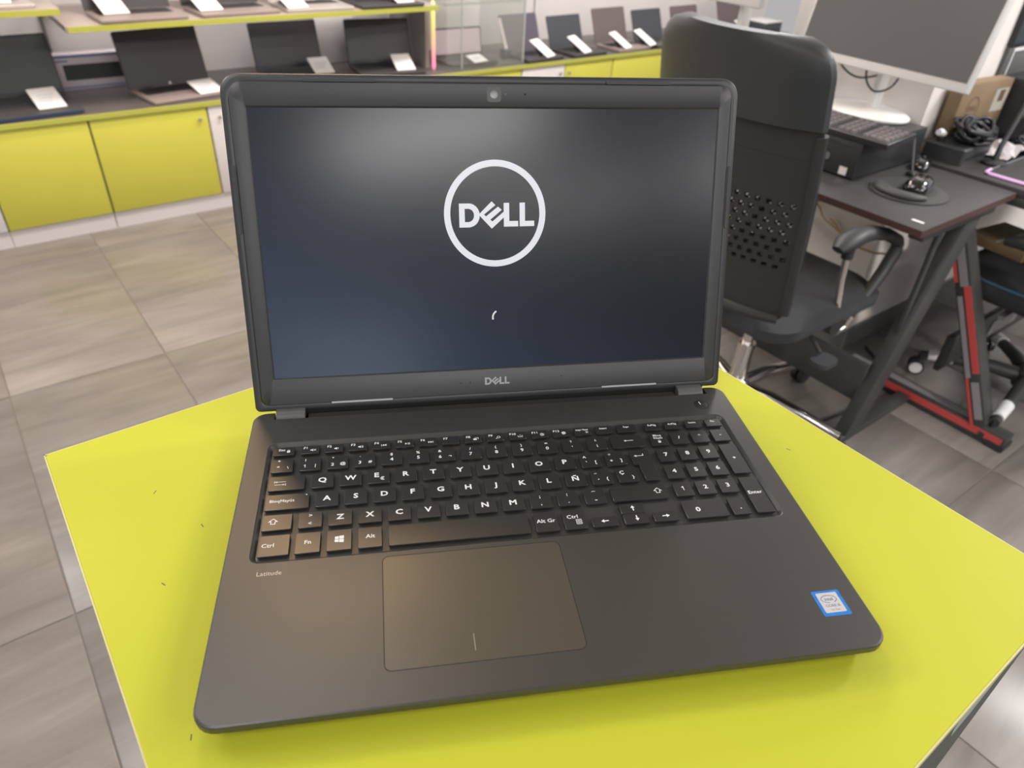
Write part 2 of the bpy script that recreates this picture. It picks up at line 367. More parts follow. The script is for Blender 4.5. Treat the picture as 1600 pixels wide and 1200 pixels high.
# ------------------------------------------------------------------ counter along the back wall: separate cabinet units and one worktop
def cabinet(name, label, s0, s1, doors, group='yellow cabinets along the back wall'):
    r = thing(name, label, 'cabinet', s0, 3.38, 0, 0, group); w = s1-s0
    MB().box(.001, w-.001, .02, .56, .075, .484).build('carcass', M['white'], r)
    MB().box(.001, w-.001, .012, .55, 0, .072).build('plinth', M['white'], r)
    x = 0
    for (x0, x1, key, knob) in doors:
        d = MB().box(x0-s0+.003, x1-s0-.003, 0, .018, .077, .482).build('door', M[key], r, bevel=.0015)
        if knob is not None:
            MB().lathe([(.004, 0), (.006, .006), (.0085, .012), (.006, .016), (.001, .017)], 14).xf(Matrix.Translation((knob-s0, -.0, .435)) @ Matrix.Rotation(PI/2, 4, 'X')).build('knob', M['panel_grey'], d)
    return r
cabinet('cabinet', 'cabinet at the far left with a white door beside the yellow one', -1.05, -.125, [(-1.05, -.59, 'door_yellow', None), (-.59, -.125, 'white', None)])
cabinet('cabinet', 'yellow cabinet door nearest the camera under the greenish black laptop', -.125, .285, [(-.125, .285, 'door_yellow', None)])
cabinet('cabinet', 'yellow cabinet under the dark laptop, with a small knob and a white side door', .287, .92, [(.287, .775, 'door_yellow', .737), (.778, .92, 'white', .825)])
cabinet('cabinet', 'cabinet hidden behind the open laptop screen under the two dark laptops', .922, 2.10, [(.922, 1.5, 'door_yellow', None), (1.5, 2.10, 'door_yellow', None)])
cabinet('cabinet', 'yellow cabinet behind the glass showcase with a white door at its right', 2.102, 2.918, [(2.102, 2.585, 'door_yellow', None), (2.588, 2.918, 'white', 2.88)])
cabinet('cabinet', 'yellow cabinet under the small laptops left of the office chair', 2.92, 3.90, [(2.92, 3.315, 'door_yellow', 2.95), (3.318, 3.90, 'door_yellow', None)])
cabinet('cabinet', 'yellow cabinet behind the office chair back at the far right', 3.902, 5.2, [(3.902, 4.5, 'door_yellow', None), (4.5, 5.2, 'door_yellow', None)])
wt = thing('worktop', 'long grey-brown counter top with yellow front edge carrying the rows of laptops', 'counter', -1.05, 3.372, .4855)
MB().box(0, 6.25, .012, .585, 0, .0195).build('top_board', M['top_grey'], wt)
MB().box(0, 6.25, 0, .0115, 0, .0195).build('front_edge', M['edge_yellow'], wt)

# shelves above the left counter
def shelf(label, s0, s1, z, t0=3.385):
    r = thing('wall_shelf', label, 'shelf', s0, t0, z, 0, 'shelves with green edges above the left counter')
    MB().box(0, s1-s0, .008, 3.955-t0, -.022, 0).build('shelf_board', M['shelf_wood'], r)
    MB().box(.006, s1-s0, 0, .0078, -.022, -.001).build('edge_strip', M['edge_yellow'], r)
shelf('wall shelf at far left, set a little higher, with one silver laptop', -1.05, .300, .903)
shelf('long wall shelf with yellow-green edge above the dark counter laptops', .303, 2.025, .838)
sp = MB().box(0, .022, 0, .40, 0, .31).build('shelf_divider', M['panel_grey']); place(sp, 2.034, 3.54, .5055); tag(sp, 'grey upright panel between counter and shelf beside the light tube', 'panel')
lt = thing('light_tube', 'glowing vertical light tube fading from yellow to pink at shelf end', 'lamp', 2.044, 3.474, .5055)
MB().tube([(0, 0, .008), (0, 0, .016), (0, 0, .335), (0, 0, .343)], [.004, .010, .010, .004], 14).build('tube', M['tube'], lt)
MB().cyl((0, 0, 0), (0, 0, .008), .012, n=14).build('socket', M['panel_grey'], lt)
lt2 = thing('light_tube', 'short yellow glowing end of the light tube above the shelf edge', 'lamp', 2.044, 3.474, .862)
MB().tube([(0, 0, 0), (0, 0, .006), (0, 0, .40)], [.004, .010, .010], 14).build('tube', mat('yellow_light_tube', (.3, .3, .3), .4, emit=(1, .86, .10), estr=1.25), lt2)

# ------------------------------------------------------------------ shop laptops and their price cards
def shop_laptop(label, s, t, z, rot, w, d, h, ang, lid='lid_black', base='base_dark', frame=None, group='laptops on the back counter', keys='blk', edge=None, thick=.016, badge=False):
    r = thing('display_laptop', label, 'laptop', s, t, z, rot, group); hw = w/2
    P = lambda q: rr(-hw+q, hw-q, -d+q, -q, .010, 3)
    MB().loft([[(x, y, 0) for x, y in P(.004)], [(x, y, thick*.5) for x, y in P(0)], [(x, y, thick*.8) for x, y in P(0)], [(x, y, thick) for x, y in P(.0015)]]).build('base', [M[base]], r)
    if edge: MB().box(-hw+.01, hw-.01, -d-.0012, -d+.001, thick*.3, thick*.95).build('front_edge', M[edge], r)
    kb = MB().prism(rr(-hw+.025, hw-.025, -d*.52, -.022, .003, 2), thick-.001, thick+.0006).build('keyboard', M[keys], r)
    km = MB(); nx = 14; ny = 5; kw = (w-.056)/nx; kh = (d*.52-.028)/ny
    for i in range(nx):
        for j in range(ny):
            x = -hw+.028+i*kw; y = -d*.52+.003+j*kh; km.box(x+.001, x+kw-.001, y+.001, y+kh-.001, thick+.0005, thick+.0018)
    k_ = km.build('keys', M['blk_soft'], kb, smooth=0); k_['kind'] = 'stuff'
    MB().prism(rr(-.05, .05, -d+.012, -d*.55, .004, 2), thick-.001, thick+.0004).build('touchpad', M[base], r)
    m4 = Matrix.Translation((0, -.002, thick*.7)) @ Matrix.Rotation(PI-ang, 4, 'X')     # local y runs up the lid, +z towards the user
    L = lambda q, z_: [(x, y, z_) for x, y in rr(-hw+q, hw-q, q, h-q, .009, 3)]
    ld = MB().loft([L(.002, -.007), L(0, -.005), L(0, -.001), L(.001, 0)]).build('lid', M[frame or lid], r); ld.matrix_local = m4
    MB().prism(rr(-hw+.008, hw-.008, .022, h-.010, .002, 2), -.0005, .0006).build('screen', M[lid], ld)
    if badge: MB().lathe([(.0062, 0), (.0062, .0008), (.001, .001)], 14, (0, .011)).build('badge', M['card'], ld)
    MB().cyl((-hw*.7, .003, .002), (-hw*.45, .003, .002), .005, n=8).cyl((hw*.45, .003, .002), (hw*.7, .003, .002), .005, n=8).build('hinge', M['blk'], ld)
    return r
def price_card(label, s, t, z, rot=0.0, w=.105, d=.125, tilt=28, group='white price cards on the counter', ink=True):
    r = thing('price_card', label, 'price card', s, t, z, rot, group); a = math.radians(tilt)
    m4 = Matrix.Translation((0, 0, .001)) @ Matrix.Rotation(a, 4, 'X')
    c = MB().prism(rr(-w/2, w/2, 0, d, .004, 2), 0, .003).build('card', M['card'], r); c.matrix_local = m4
    if ink:
        mb = MB()
        for k in range(3): mb.box(-w*.3, w*(.15+.08*k), d*(.35+.14*k), d*(.35+.14*k)+.004, .003, .0033)
        mb.build('print', M['card_ink'], c, smooth=0)['kind'] = 'stuff'
    y1 = d*math.cos(a); z1 = d*math.sin(a)
    MB().loft([[(-w*.36, y1*.45, 0), (w*.36, y1*.45, 0), (w*.36, y1*.45+.003, 0), (-w*.36, y1*.45+.003, 0)],
               [(-w*.36, y1*.9, z1*.9), (w*.36, y1*.9, z1*.9), (w*.36, y1*.9+.003, z1*.9-.001), (-w*.36, y1*.9+.003, z1*.9-.001)]]).build('easel', M['blk_soft'], r)
    return r
ZC = .5055
R = math.radians
shop_laptop('greenish black laptop with blue front edge at the far left of the counter', .065, 3.735, ZC, R(3), .42, .33, .245, R(104), 'lid_green', 'base_dark', 'blk', edge='blue_edge')
shop_laptop('dark open laptop with brown palm rest on the counter right of the blue box', .715, 3.69, ZC, R(9), .385, .265, .245, R(104), 'lid_black', 'base_brown', 'base_dark', badge=True)
shop_laptop('dark open laptop left of the white box with red print', 1.35, 3.785, ZC, R(-1), .36, .25, .225, R(104), 'lid_black', 'base_dark', 'blk')
shop_laptop('dark open laptop directly left of the glowing light tube', 1.84, 3.70, ZC, R(-12), .36, .25, .225, R(106), 'lid_black', 'base_dark', 'blk')
price_card('white price card on the greenish black laptop', .187, 3.475, ZC+.0165, R(6), .108, .155, 18)
price_card('white price card on the brown palm rest of the dark laptop', .835, 3.445, ZC+.0165, R(10), .115, .13, 14)
price_card('white price card in front of the white box with red print', 1.455, 3.58, ZC+.0165, R(-3), .105, .125, 26)
price_card('white price card on the laptop beside the light tube', 1.872, 3.47, ZC+.0165, R(-10), .105, .13, 26)
bx = thing('display_box', 'pale box with blue stripes and a dark picture behind two laptops', 'box', .39, 3.82, ZC, R(-1))
MB().box(-.14, .20, 0, .07, 0, .150).build('carton_body', M['box_pink'], bx, bevel=.002)
MB().box(-.139, .199, -.001, .0, .136, .149).box(-.139, .199, -.001, .0, .006, .016).box(-.13, -.06, -.001, 0, .120, .128).build('stripe', M['box_blue'], bx, smooth=0)
MB().box(-.085, .19, -.0014, .0, .042, .108).build('picture', M['box_dark'], bx)
b2 = thing('display_box', 'white box with red lettering strip between two dark laptops', 'box', 1.655, 3.86, ZC, R(-4))
MB().box(-.112, .112, 0, .06, 0, .26).build('carton_body', M['white'], b2, bevel=.004)
MB().box(.075, .108, -.001, 0, .02, .185).build('red_strip', M['box_red'], b2)
mb = MB(); mb.box(.072, .085, -.0014, 0, .19, .205); mb.build('mark', M['box_dark'], b2)
# upper shelf
ZU = .8385
shop_laptop('pale silver laptop on the higher shelf at the far left edge', .03, 3.66, .9035, R(4), .36, .26, .23, R(105), 'lid_black', 'base_silver', 'base_silver', group='laptops on the upper shelves', keys='base_silver')
price_card('bright price card on the pale silver laptop of the higher shelf', .10, 3.44, .9035+.0165, R(4), .11, .13, 26, 'white price cards on the upper shelves')
shop_laptop('brown silver laptop at the left end of the long wall shelf', .60, 3.645, ZU, R(2), .35, .255, .23, R(105), 'lid_black', 'base_brown', 'base_dark', group='laptops on the upper shelves')
shop_laptop('second laptop from the left on the long wall shelf, brown silver', 1.005, 3.66, ZU, R(3), .36, .255, .23, R(105), 'lid_black', 'base_brown', 'base_dark', group='laptops on the upper shelves')
shop_laptop('silver laptop third from the left on the long wall shelf', 1.40, 3.655, ZU, R(-2), .335, .255, .23, R(105), 'lid_black', 'base_silver', 'base_silver', group='laptops on the upper shelves', keys='base_silver')
shop_laptop('dark laptop at the right end of the long wall shelf', 1.77, 3.655, ZU, R(0), .35, .27, .23, R(105), 'lid_black', 'base_dark', 'blk', group='laptops on the upper shelves')
for lab, s, t in (('bright price card on the leftmost brown silver shelf laptop', .525, 3.505), ('bright price card on the second brown silver shelf laptop', .905, 3.47),
                  ('bright price card on the silver shelf laptop', 1.285, 3.42), ('bright price card on the dark laptop at the shelf end', 1.85, 3.41)):
    price_card(lab, s, t, ZU+.0165, R(6), .105, .165, 22, 'white price cards on the upper shelves')

# glass showcase and what stands in and beside it
gc = thing('glass_showcase', 'clear glass showcase with pale green edges standing on the counter', 'showcase', 2.10, 3.43, ZC)
def pane(name, *b): return MB().box(*b).build(name, M['glass'], gc, smooth=0)
pane('glass_panel', 0, .099, 0, .006, .006, 1.0); pane('glass_panel', .101, .53, 0, .006, .006, 1.0); pane('glass_panel', .0, .006, .008, .45, .006, 1.0); pane('glass_panel', .524, .53, .008, .45, .006, 1.0)
pane('glass_shelf', .008, .522, .03, .44, .318, .325)
MB().box(.098, .1025, -.0015, .0065, 0, 1.0).build('corner_edge', M['glass_edge'], gc)
MB().box(.5235, .531, -.0015, .0065, 0, 1.0).build('corner_edge', M['glass_edge'], gc)
MB().box(.008, .522, .026, .030, .316, .327).build('shelf_edge', M['glass_edge'], gc)
MB().box(.0, .53, 0, .45, 0, .005).build('floor_plate', M['glass'], gc)
shop_laptop('laptop with pinkish grey screen seen inside the glass showcase', 2.315, 3.635, ZC+.006, R(-3), .315, .185, .158, R(100), 'pink_screen', 'base_dark', 'base_dark')
price_card('white price card inside the glass showcase', 2.345, 3.447, ZC+.0225, R(8), .105, .085, 16)
pk = thing('slanted_strip', 'narrow pink strip slanting inside the right side of the glass showcase', 'tag', 2.60, 3.575, ZC+.006)  # narrow pink bar set aslant on a small block
MB().bar((.012, .0, .04), (-.016, .045, .205), .022, .003, (0, 1, 0)).build('slanted_bar', M['box_pink'], pk, smooth=0)
MB().prism(rr(-.015, .04, -.02, .03, .006, 3), 0, .045, .004).build('bar_foot', M['lid_blue'], pk)

def small(label, s, t, rot, w, d, h, lid, base='base_dark'):
    return shop_laptop(label, s, t-.06, ZC, R(rot), w, .225, h, R(111), lid, base, lid, thick=.020)
small('small purple-grey laptop just right of the glass showcase', 2.775, 3.68, 2, .29, .21, .215, 'lid_purple')
small('small blue-grey laptop, second to the right of the glass showcase', 3.13, 3.68, 2, .285, .22, .19, 'lid_blue')
small('small brown-grey laptop, third to the right of the glass showcase', 3.52, 3.68, 2, .30, .21, .215, 'lid_brown', 'base_brown')
small('small blue-grey laptop partly behind the office chair top', 3.87, 3.68, 2, .29, .21, .19, 'lid_blue')
small('small brown laptop peeking over the top of the office chair', 4.25, 3.68, 2, .29, .21, .195, 'lid_brown')
small('taller brown laptop right of the others above the chair back', 4.78, 3.70, 2, .30, .21, .24, 'lid_brown')
for lab, s, t, w in (('white price card on the purple-grey laptop', 2.825, 3.405, .095), ('white price card on the second small laptop', 3.12, 3.405, .095),
                     ('white price card on the brown-grey laptop', 3.47, 3.405, .095), ('white price card at the left edge of the chair back', 3.70, 3.41, .10), ('white price card visible just above the chair back', 4.74, 3.42, .10)):
    price_card(lab, s, t, ZC+.021, R(20), w, .155, 29)
pb = thing('dark_case', 'dark blue-grey case on the counter between chair back and monitor', 'box', 5.02, 3.47, ZC)
MB().box(-.07, .14, 0, .2, 0, .07).build('case_body', M['lid_blue'], pb, bevel=.004); MB().box(-.07, .14, -.002, .2, .0705, .078).build('lid', M['white_plastic'], pb, bevel=.002)

# ------------------------------------------------------------------ yellow square pedestal the laptop stands on
ped = thing('display_pedestal', 'square display pedestal with bright yellow top and dark sides under the open laptop', 'pedestal', 0, 0, 0)
MB().loft([[(x, y, z) for x, y in rr(-.189-q*.3, .329+q*.3, -.1295-q, .369+q*.3, .002, 2)] for q, z in ((.0128, 0), (0, 1.036))]).build('pedestal_body', M['pedestal_side'], ped)
MB().loft([[(x, y, z) for x, y in rr(-.190+q, .330-q, -.131+q, .370-q, .003, 3)] for q, z in ((.0006, 1.0365), (0, 1.038), (0, 1.0524), (.0006, 1.0530))]).build('yellow_top', M['yellow'], ped)
eb = MB()
for a, b in (((-.1907, -.1317), (.3307, -.1317)), ((.3307, -.1317), (.3307, .3707)), ((.3307, .3707), (-.1907, .3707)), ((-.1907, .3707), (-.1907, -.1317))):
    d = Vector(b)-Vector(a); n_ = Vector((d.y, -d.x)).normalized(); a2 = Vector(a); b2_ = Vector(b)
    q = [a2, b2_, b2_-n_*.0009, a2-n_*.0009]; eb.prism([tuple(p) for p in q], 1.0385, 1.0526)
eb.build('edge_band', M['edge_band'], ped, smooth=0)
mb = MB(); P = [(.205, 1.0375), (.30, 1.0375), (.275, 1.0), (.255, .972), (.235, .965), (.222, .985)]
mb.loft([[(x, -.1299-.0128*(1.036-z), z) for x, z in P], [(x, -.1285, z) for x, z in P]]); mb.build('bare_patch', M['peel'], ped, smooth=0)
mb = MB(); rnd = random.Random(3)
for sx, sy in ((-.1365, .285), (-.118, .235), (-.169, .094), (.286, .06), (-.152, .20)):
    a = rnd.uniform(0, PI); mb.strip([(sx, sy), (sx+.0035*math.cos(a), sy+.0035*math.sin(a))], .0006, 1.05306)
mb.build('scratch', M['desk_edge'], ped, smooth=0)['kind'] = 'stuff'

# ------------------------------------------------------------------ the open laptop (local millimetres, palm plane at z = 0)
K = .001
lap = bpy.data.objects.new('laptop', None); COL.objects.link(lap); lap.location = (0, 0, 1.070); lap.empty_display_size = .05
tag(lap, 'large open charcoal laptop with lit logo on its screen, standing on the yellow pedestal', 'laptop')
def lp(mb, name, mats, parent=lap, **k): return mb.scale(K).build(name, mats, parent, **k)
# body with the recessed keyboard well
out = lambda q: rr(-190.2+q, 190.2-q, .2+q, 253-q, (12.5, 10, 10, 12.5), 6)
def ring(P, z): return [(x, y, z) for x, y in P]
base = MB().loft([ring(out(9), -14.4), ring(out(5), -14.0), ring(out(.8), -6.2), ring(out(.05), -5.2), ring(out(0), -1.2), ring(out(.3), -.45), ring(out(1.1), 0), ring(out(10), 0),
                  ring(rr(-175.6, 175.8, 102.7, 216.2, 6.5, 6), 0), ring(rr(-174.9, 175.1, 103.3, 215.5, 6.0, 6), -.3), ring(rr(-172.3, 172.7, 105.4, 213.2, 4, 6), -2.4)], True, True)
bo = lp(base, 'base', [M['body']], smooth=14)
cut = MB().box(-174.6, 174.6, 243.8, 275, -9, 12).scale(K).build('cutter', M['body'], lap, smooth=0)
bpy.context.view_layer.update()
md = bo.modifiers.new('cut', 'BOOLEAN'); md.operation = 'DIFFERENCE'; md.object = cut; md.solver = 'EXACT'
dg = bpy.context.evaluated_depsgraph_get(); nm = bpy.data.meshes.new_from_object(bo.evaluated_get(dg))
bo.modifiers.clear(); bo.data = nm; bpy.data.objects.remove(cut)
nm.shade_smooth(); nm.set_sharp_from_angle(angle=math.radians(14))
lp(MB().prism(rr(-172.0, 172.4, 105.7, 212.9, 3.8, 5), -2.45, -2.32), 'keyboard_deck', M['deck'])
for x, y in ((-165, 22), (165, 22), (-165, 225), (165, 225)):
    lp(MB().prism(rr(x-14, x+14, y-4, y+4, 3.9, 4), -17, -14.2), 'rubber_foot', M['rubber'])
tp = lp(MB().prism(rr(-95.6, 16.2, 19.9, 99.3, 4.2, 4), -.2, .02), 'touchpad_groove', M['groove'])
tq = lp(MB().prism(rr(-95.1, 15.7, 20.4, 98.8, 3.8, 4), -.2, .05, .02), 'touchpad', M['pad'])
lp(MB().strip([(-45.9, 37.9), (-45.9, 26.9)], .35, .07), 'centre_mark', M['silver_print'], tq, smooth=0)
mb = MB(); put_text(mb, 'Latitude', -169.4, 92.9, 4.5, .05, .004, 1.0, 'l'); lp(mb, 'printed_name', M['silver_print'], smooth=0)
# sticker
st = lp(MB().prism(rr(160.4, 178.2, 22.6, 40.5, 1.0, 3), 0, .12), 'processor_sticker', M['stk_blue'])
lp(MB().flat(rr(162.6, 176.0, 24.9, 38.9, .7, 3), .14), 'silver_field', M['stk_white'], st, smooth=0)
mb = MB(); put_text(mb, 'intel', 169.0, 33.2, 3.2, .17, .02); put_text(mb, 'CORE i5', 169.4, 28.8, 2.5, .17, .015, 1.05); put_text(mb, '7th Gen', 169.6, 26.2, 1.8, .17, .0)
mb.strip([(169.1+4.9*math.cos(R(a)), 34.3+2.6*math.sin(R(a))) for a in range(-60, 275, 12)], .45, .16); lp(mb, 'sticker_lettering', M['stk_ink'], st, smooth=0)
# power button
pw = lp(MB().lathe([(6.0, -.2), (6.0, .03), (5.6, .03)], 28, (164.2, 229.6)), 'power_button_ring', M['groove'])
pwb = lp(MB().lathe([(5.5, -.2), (5.5, .02), (5.2, .10), (.5, .06)], 28, (164.2, 229.6)), 'power_button', M['key'])
lp(MB().strip([(163.3, 233.4), (163.7, 229.6)], .7, .16), 'power_mark', M['legend'], pwb, smooth=0)
# hinge recess
lp(MB().box(-174, 174, 244.2, 253.5, -8.8, -6.5).box(-174, 174, 252.9, 255.2, -8.8, 1.2), 'recess_floor', M['groove'], smooth=0)
hc = MB().loft([[(x, y, z) for y, z in ((244.3, -6.6), (244.3, -1.6), (245.2, -.9), (250.5, -.9), (252.8, -2.6), (252.8, -6.6))] for x in (-149.6, 147.6)])
hv = lp(hc, 'vent_cover', M['key'], smooth=0)
mb = MB()
for i in range(196):
    x = -147 + i*1.5; mb.box(x, x+.7, 245.5, 250.3, -.95, -.72)
lp(mb, 'vent_slats', M['body'], hv, smooth=0)['kind'] = 'stuff'
for x0, x1 in ((-173.2, -151.8), (150.4, 171.8)):
    pr = [(244.2, -6.5)] + [(251.0-6.8*math.cos(R(a)), -3.2+6.2*math.sin(R(a))) for a in range(0, 91, 15)] + [(253.6, 2.9), (253.6, -6.5)]
    lp(MB().loft([[(x, y, z) for y, z in pr] for x in (x0, x1)]), 'hinge', M['hinge'], smooth=30)

# lid, in the plane of the screen
AL = math.radians(69.93)
LM = Matrix.Translation((0, .261235, .025892)) @ Matrix.Rotation(AL, 4, 'X')
def lpart(mb, name, mats, parent=lap, **k):
    o = mb.scale(K).build(name, mats, parent, **k)
    if parent is lap: o.matrix_local = LM
    return o
lo = lambda q: rr(-188.9+q, 188.3-q, -26.2+q, 215.7-q, (4, 13, 13, 4), 6)
lid = lpart(MB().loft([ring(lo(6), -7.4), ring(lo(2), -6.8), ring(lo(.2), -5.2), ring(lo(0), -4), ring(lo(0), -1.7), ring(lo(.5), -1.0), ring(lo(1.6), -.62), ring(lo(4.6), -.5), ring(lo(5.4), -.9), ring(lo(5.5), -2.6)]), 'lid', M['bezel'], smooth=28)
bi = lambda q: rr(-183.4+q, 182.6-q, -21.4+q, 210.6-q, (6, 8.5, 8.5, 6), 6)
hole = lambda q: rr(-172.15-q, 172.15+q, -q, 193.5+q, .35+q*.2, 6)
bz = lpart(MB().loft([ring(bi(0), -.95), ring(bi(.1), -.3), ring(bi(.6), 0), ring(hole(1.5), 0), ring(hole(.8), -.35), ring(hole(0), -1.25)], False, False), 'bezel', M['bezel'], smooth=28)
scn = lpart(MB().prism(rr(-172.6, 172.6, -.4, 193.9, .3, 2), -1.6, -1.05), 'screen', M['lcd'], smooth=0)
for x0, x1 in ((-133.6, -83.6), (83.4, 133.5)):
    lpart(MB().prism(rr(x0, x1, 210.4, 213.0, 1.0, 3), -.8, .55, .2), 'bumper', M['rubber'])
    lpart(MB().prism(rr(x0+2, x1-1, -22.0, -20.6, .6, 3), -.8, .45, .15), 'bumper', M['silver_rubber'])
lpart(MB().prism(rr(183.6, 186.0, 104.5, 152, 1.0, 3), -.8, .5, .2), 'bumper', M['rubber'])
lpart(MB().prism(rr(-189.0+2.2, -184.2, 108, 155.5, 1.0, 3), -.8, .5, .2), 'bumper', M['rubber'])
cmr = lpart(MB().prism(rr(-5.2, 5.2, 198, 208.2, 2.2, 4), -.1, .05), 'camera_window', M['deck'])
lpart(MB().lathe([(2.9, .03), (2.9, .12), (2.3, .16), (.3, .13)], 20, (0, 203.1)), 'camera_lens', M['lens'], cmr)
lpart(MB().lathe([(.75, -.1), (.75, .03)], 12, (22.8, 203.3)).lathe([(.6, -.1), (.6, .03)], 12, (-30.6, -11.6)).lathe([(.6, -.1), (.6, .03)], 12, (-23, -11.4)).lathe([(.6, -.1), (.6, .03)], 12, (51.3, -9.9)), 'microphone_hole', M['groove'])
lpart(MB().lathe([(.9, -.1), (.9, .03)], 12, (8.4, 203.2)), 'camera_light', M['deck'])
# lettering of the logo, shared by the lit screen and the bezel badge
LOGO = dict(L1=[(5.98, 127.1), (10.2, 127.1), (10.2, 113.7), (17.0, 113.7), (17.0, 109.6), (5.98, 109.6)],
            L2=[(18.15, 127.1), (22.3, 127.1), (22.3, 113.6), (29.4, 113.6), (29.4, 109.6), (18.15, 109.6)],
            E=[(-13.2, 118.8), (-3.14, 128.35), (-.3, 125.6), (-9.1, 118.75), (-7.5, 117.5), (1.68, 124.5), (4.53, 122.05), (-4.3, 114.95), (-2.75, 113.65), (5.98, 120.6), (5.98, 116.4), (-3.28, 108.3)])
DO = [(-27.85, 127.1), (-20.0, 127.1)] + [(-20.6+8.3*math.cos(R(a)), 118.35+8.75*math.sin(R(a))) for a in range(80, -81, -16)] + [(-20.0, 109.55), (-27.85, 109.55)]
DI = [(-23.6, 123.2), (-20.3, 123.2)] + [(-20.9+4.3*math.cos(R(a)), 118.35+4.8*math.sin(R(a))) for a in range(80, -81, -16)] + [(-20.3, 113.5), (-23.6, 113.5)]
def wordmark(z, mtx=None):
    mb = MB()
    for k in ('L1', 'L2', 'E'): mb.flat(LOGO[k], z)
    n = len(DO); mb.add([(x, y, z) for x, y in DO] + [(x, y, z) for x, y in DI], [(i, (i+1) % n, n+(i+1) % n, n+i) for i in range(n)])
    if mtx: mb.xf(mtx)
    return mb
sw = wordmark(0); sw.strip([(-.5+36.3*math.cos(R(a)), 119.0+36.9*math.sin(R(a))) for a in range(0, 360, 4)], 4.7, 0, True)
sw.xf(Matrix.Translation((0, 0, -.98))); lpart(sw, 'lit_logo', M['screen_white'], scn, smooth=0)
mb = MB().strip([(1.6+5.4*math.cos(R(a)), 40.2+5.4*math.sin(R(a))) for a in range(118, 206, 8)], 1.25, -.98); lpart(mb, 'loading_arc', M['screen_white'], scn, smooth=0)
kx = 19.9/57.2; bm_ = Matrix.Translation((-1.3, -11.0, .06)) @ Matrix.Scale(kx, 4) @ Matrix.Translation((-.8, -118.3, 0))
lpart(wordmark(0, bm_), 'logo_badge', M['logo_silver'], bz, smooth=0)

# keys and their printed legends
Z0, Z1 = -2.32, .42
class Leg:
    def __init__(self): self.mb = MB(); self.z = Z1+.035
    def t(self, s, x, y, h, bold=.02, wide=1.08, al='c'):
        if s == '1': return self.s([(x-h*.26, y+h*.22), (x+h*.06, y+h*.48), (x+h*.06, y-h*.5)], h*.16)
        if s == '?': return self.s([(x-h*.24, y+h*.26), (x-h*.12, y+h*.46), (x+h*.12, y+h*.46), (x+h*.24, y+h*.26), (x+h*.16, y+h*.08), (x, y-h*.04), (x, y-h*.22)], h*.15).s([(x, y-h*.36), (x, y-h*.5)], h*.17)
        if s == '¿': return self.s([(x+h*.24, y-h*.26), (x+h*.12, y-h*.46), (x-h*.12, y-h*.46), (x-h*.24, y-h*.26), (x-h*.16, y-h*.08), (x, y+h*.04), (x, y+h*.22)], h*.15).s([(x, y+h*.36), (x, y+h*.5)], h*.17)
        put_text(self.mb, s, x, y-h*.5, h/.682, self.z, bold, wide, al); return self
    def s(self, path, w=.45, closed=False): self.mb.strip(path, w, self.z, closed); return self
    def p(self, P): self.mb.flat(P, self.z); return self
    def arc(self, x, y, rx, ry, a0, a1, w=.4): return self.s([(x+rx*math.cos(R(a)), y+ry*math.sin(R(a))) for a in range(a0, a1+1, 15)], w)
    def arrow(self, x, y, dx, dy, L, w=.9, hw=2.2, hl=2.2):
        n = (-dy, dx); a = (x-dx*L/2, y-dy*L/2); b = (x+dx*(L/2-hl), y+dy*(L/2-hl)); c = (x+dx*L/2, y+dy*L/2)
        self.s([a, b], w); return self.p([(b[0]+n[0]*hw, b[1]+n[1]*hw), (b[0]-n[0]*hw, b[1]-n[1]*hw), c])
    def lock(self, x, y): self.p([(x-1.1, y-1.3), (x+1.1, y-1.3), (x+1.1, y+.4), (x-1.1, y+.4)]); return self.arc(x, y+.4, .75, 1.0, 0, 180, .35)
    def up(self, x, y):
        P = [(0, 2.6), (2.6, .1), (1.3, .1), (1.3, -2.0), (-1.3, -2.0), (-1.3, .1), (-2.6, .1)]
        return self.s([(x+a, y+b) for a, b in P], .5, True)
def key(x0, x1, y0, y1, leg=None, poly=None, name='key'):
    if poly: P0 = round_poly(poly, .9)
    else: P0 = rr(x0, x1, y0, y1, .9, 3)
    mb = MB(); mb.cur = 1; mb.loft([ring(inset(P0, .8), Z0), ring(inset(P0, .8), Z1-1.3)], False, False)  # near-black stem paints the shadow gap under the cap
    mb.cur = 0; mb.loft([ring(inset(P0, -.15), Z1-1.35), ring(inset(P0, -.15), Z1-1.0), ring(P0, Z1-.14), ring(inset(P0, .18), Z1)], True, True)
    o = lp(mb, name, [M['key'], M['groove']], smooth=18)
    if leg: lp(leg.mb, 'printed_legend', M['legend'], o, smooth=0)
    return o
RY = dict(fn=(201.4, 209.9), num=(183.4, 196.9), q=(165.2, 178.9), a=(146.9, 160.9), z=(128.9, 142.3), b=(107.6, 124.4))
PT = 19.06
def mid(row): return (RY[row][0]+RY[row][1])/2
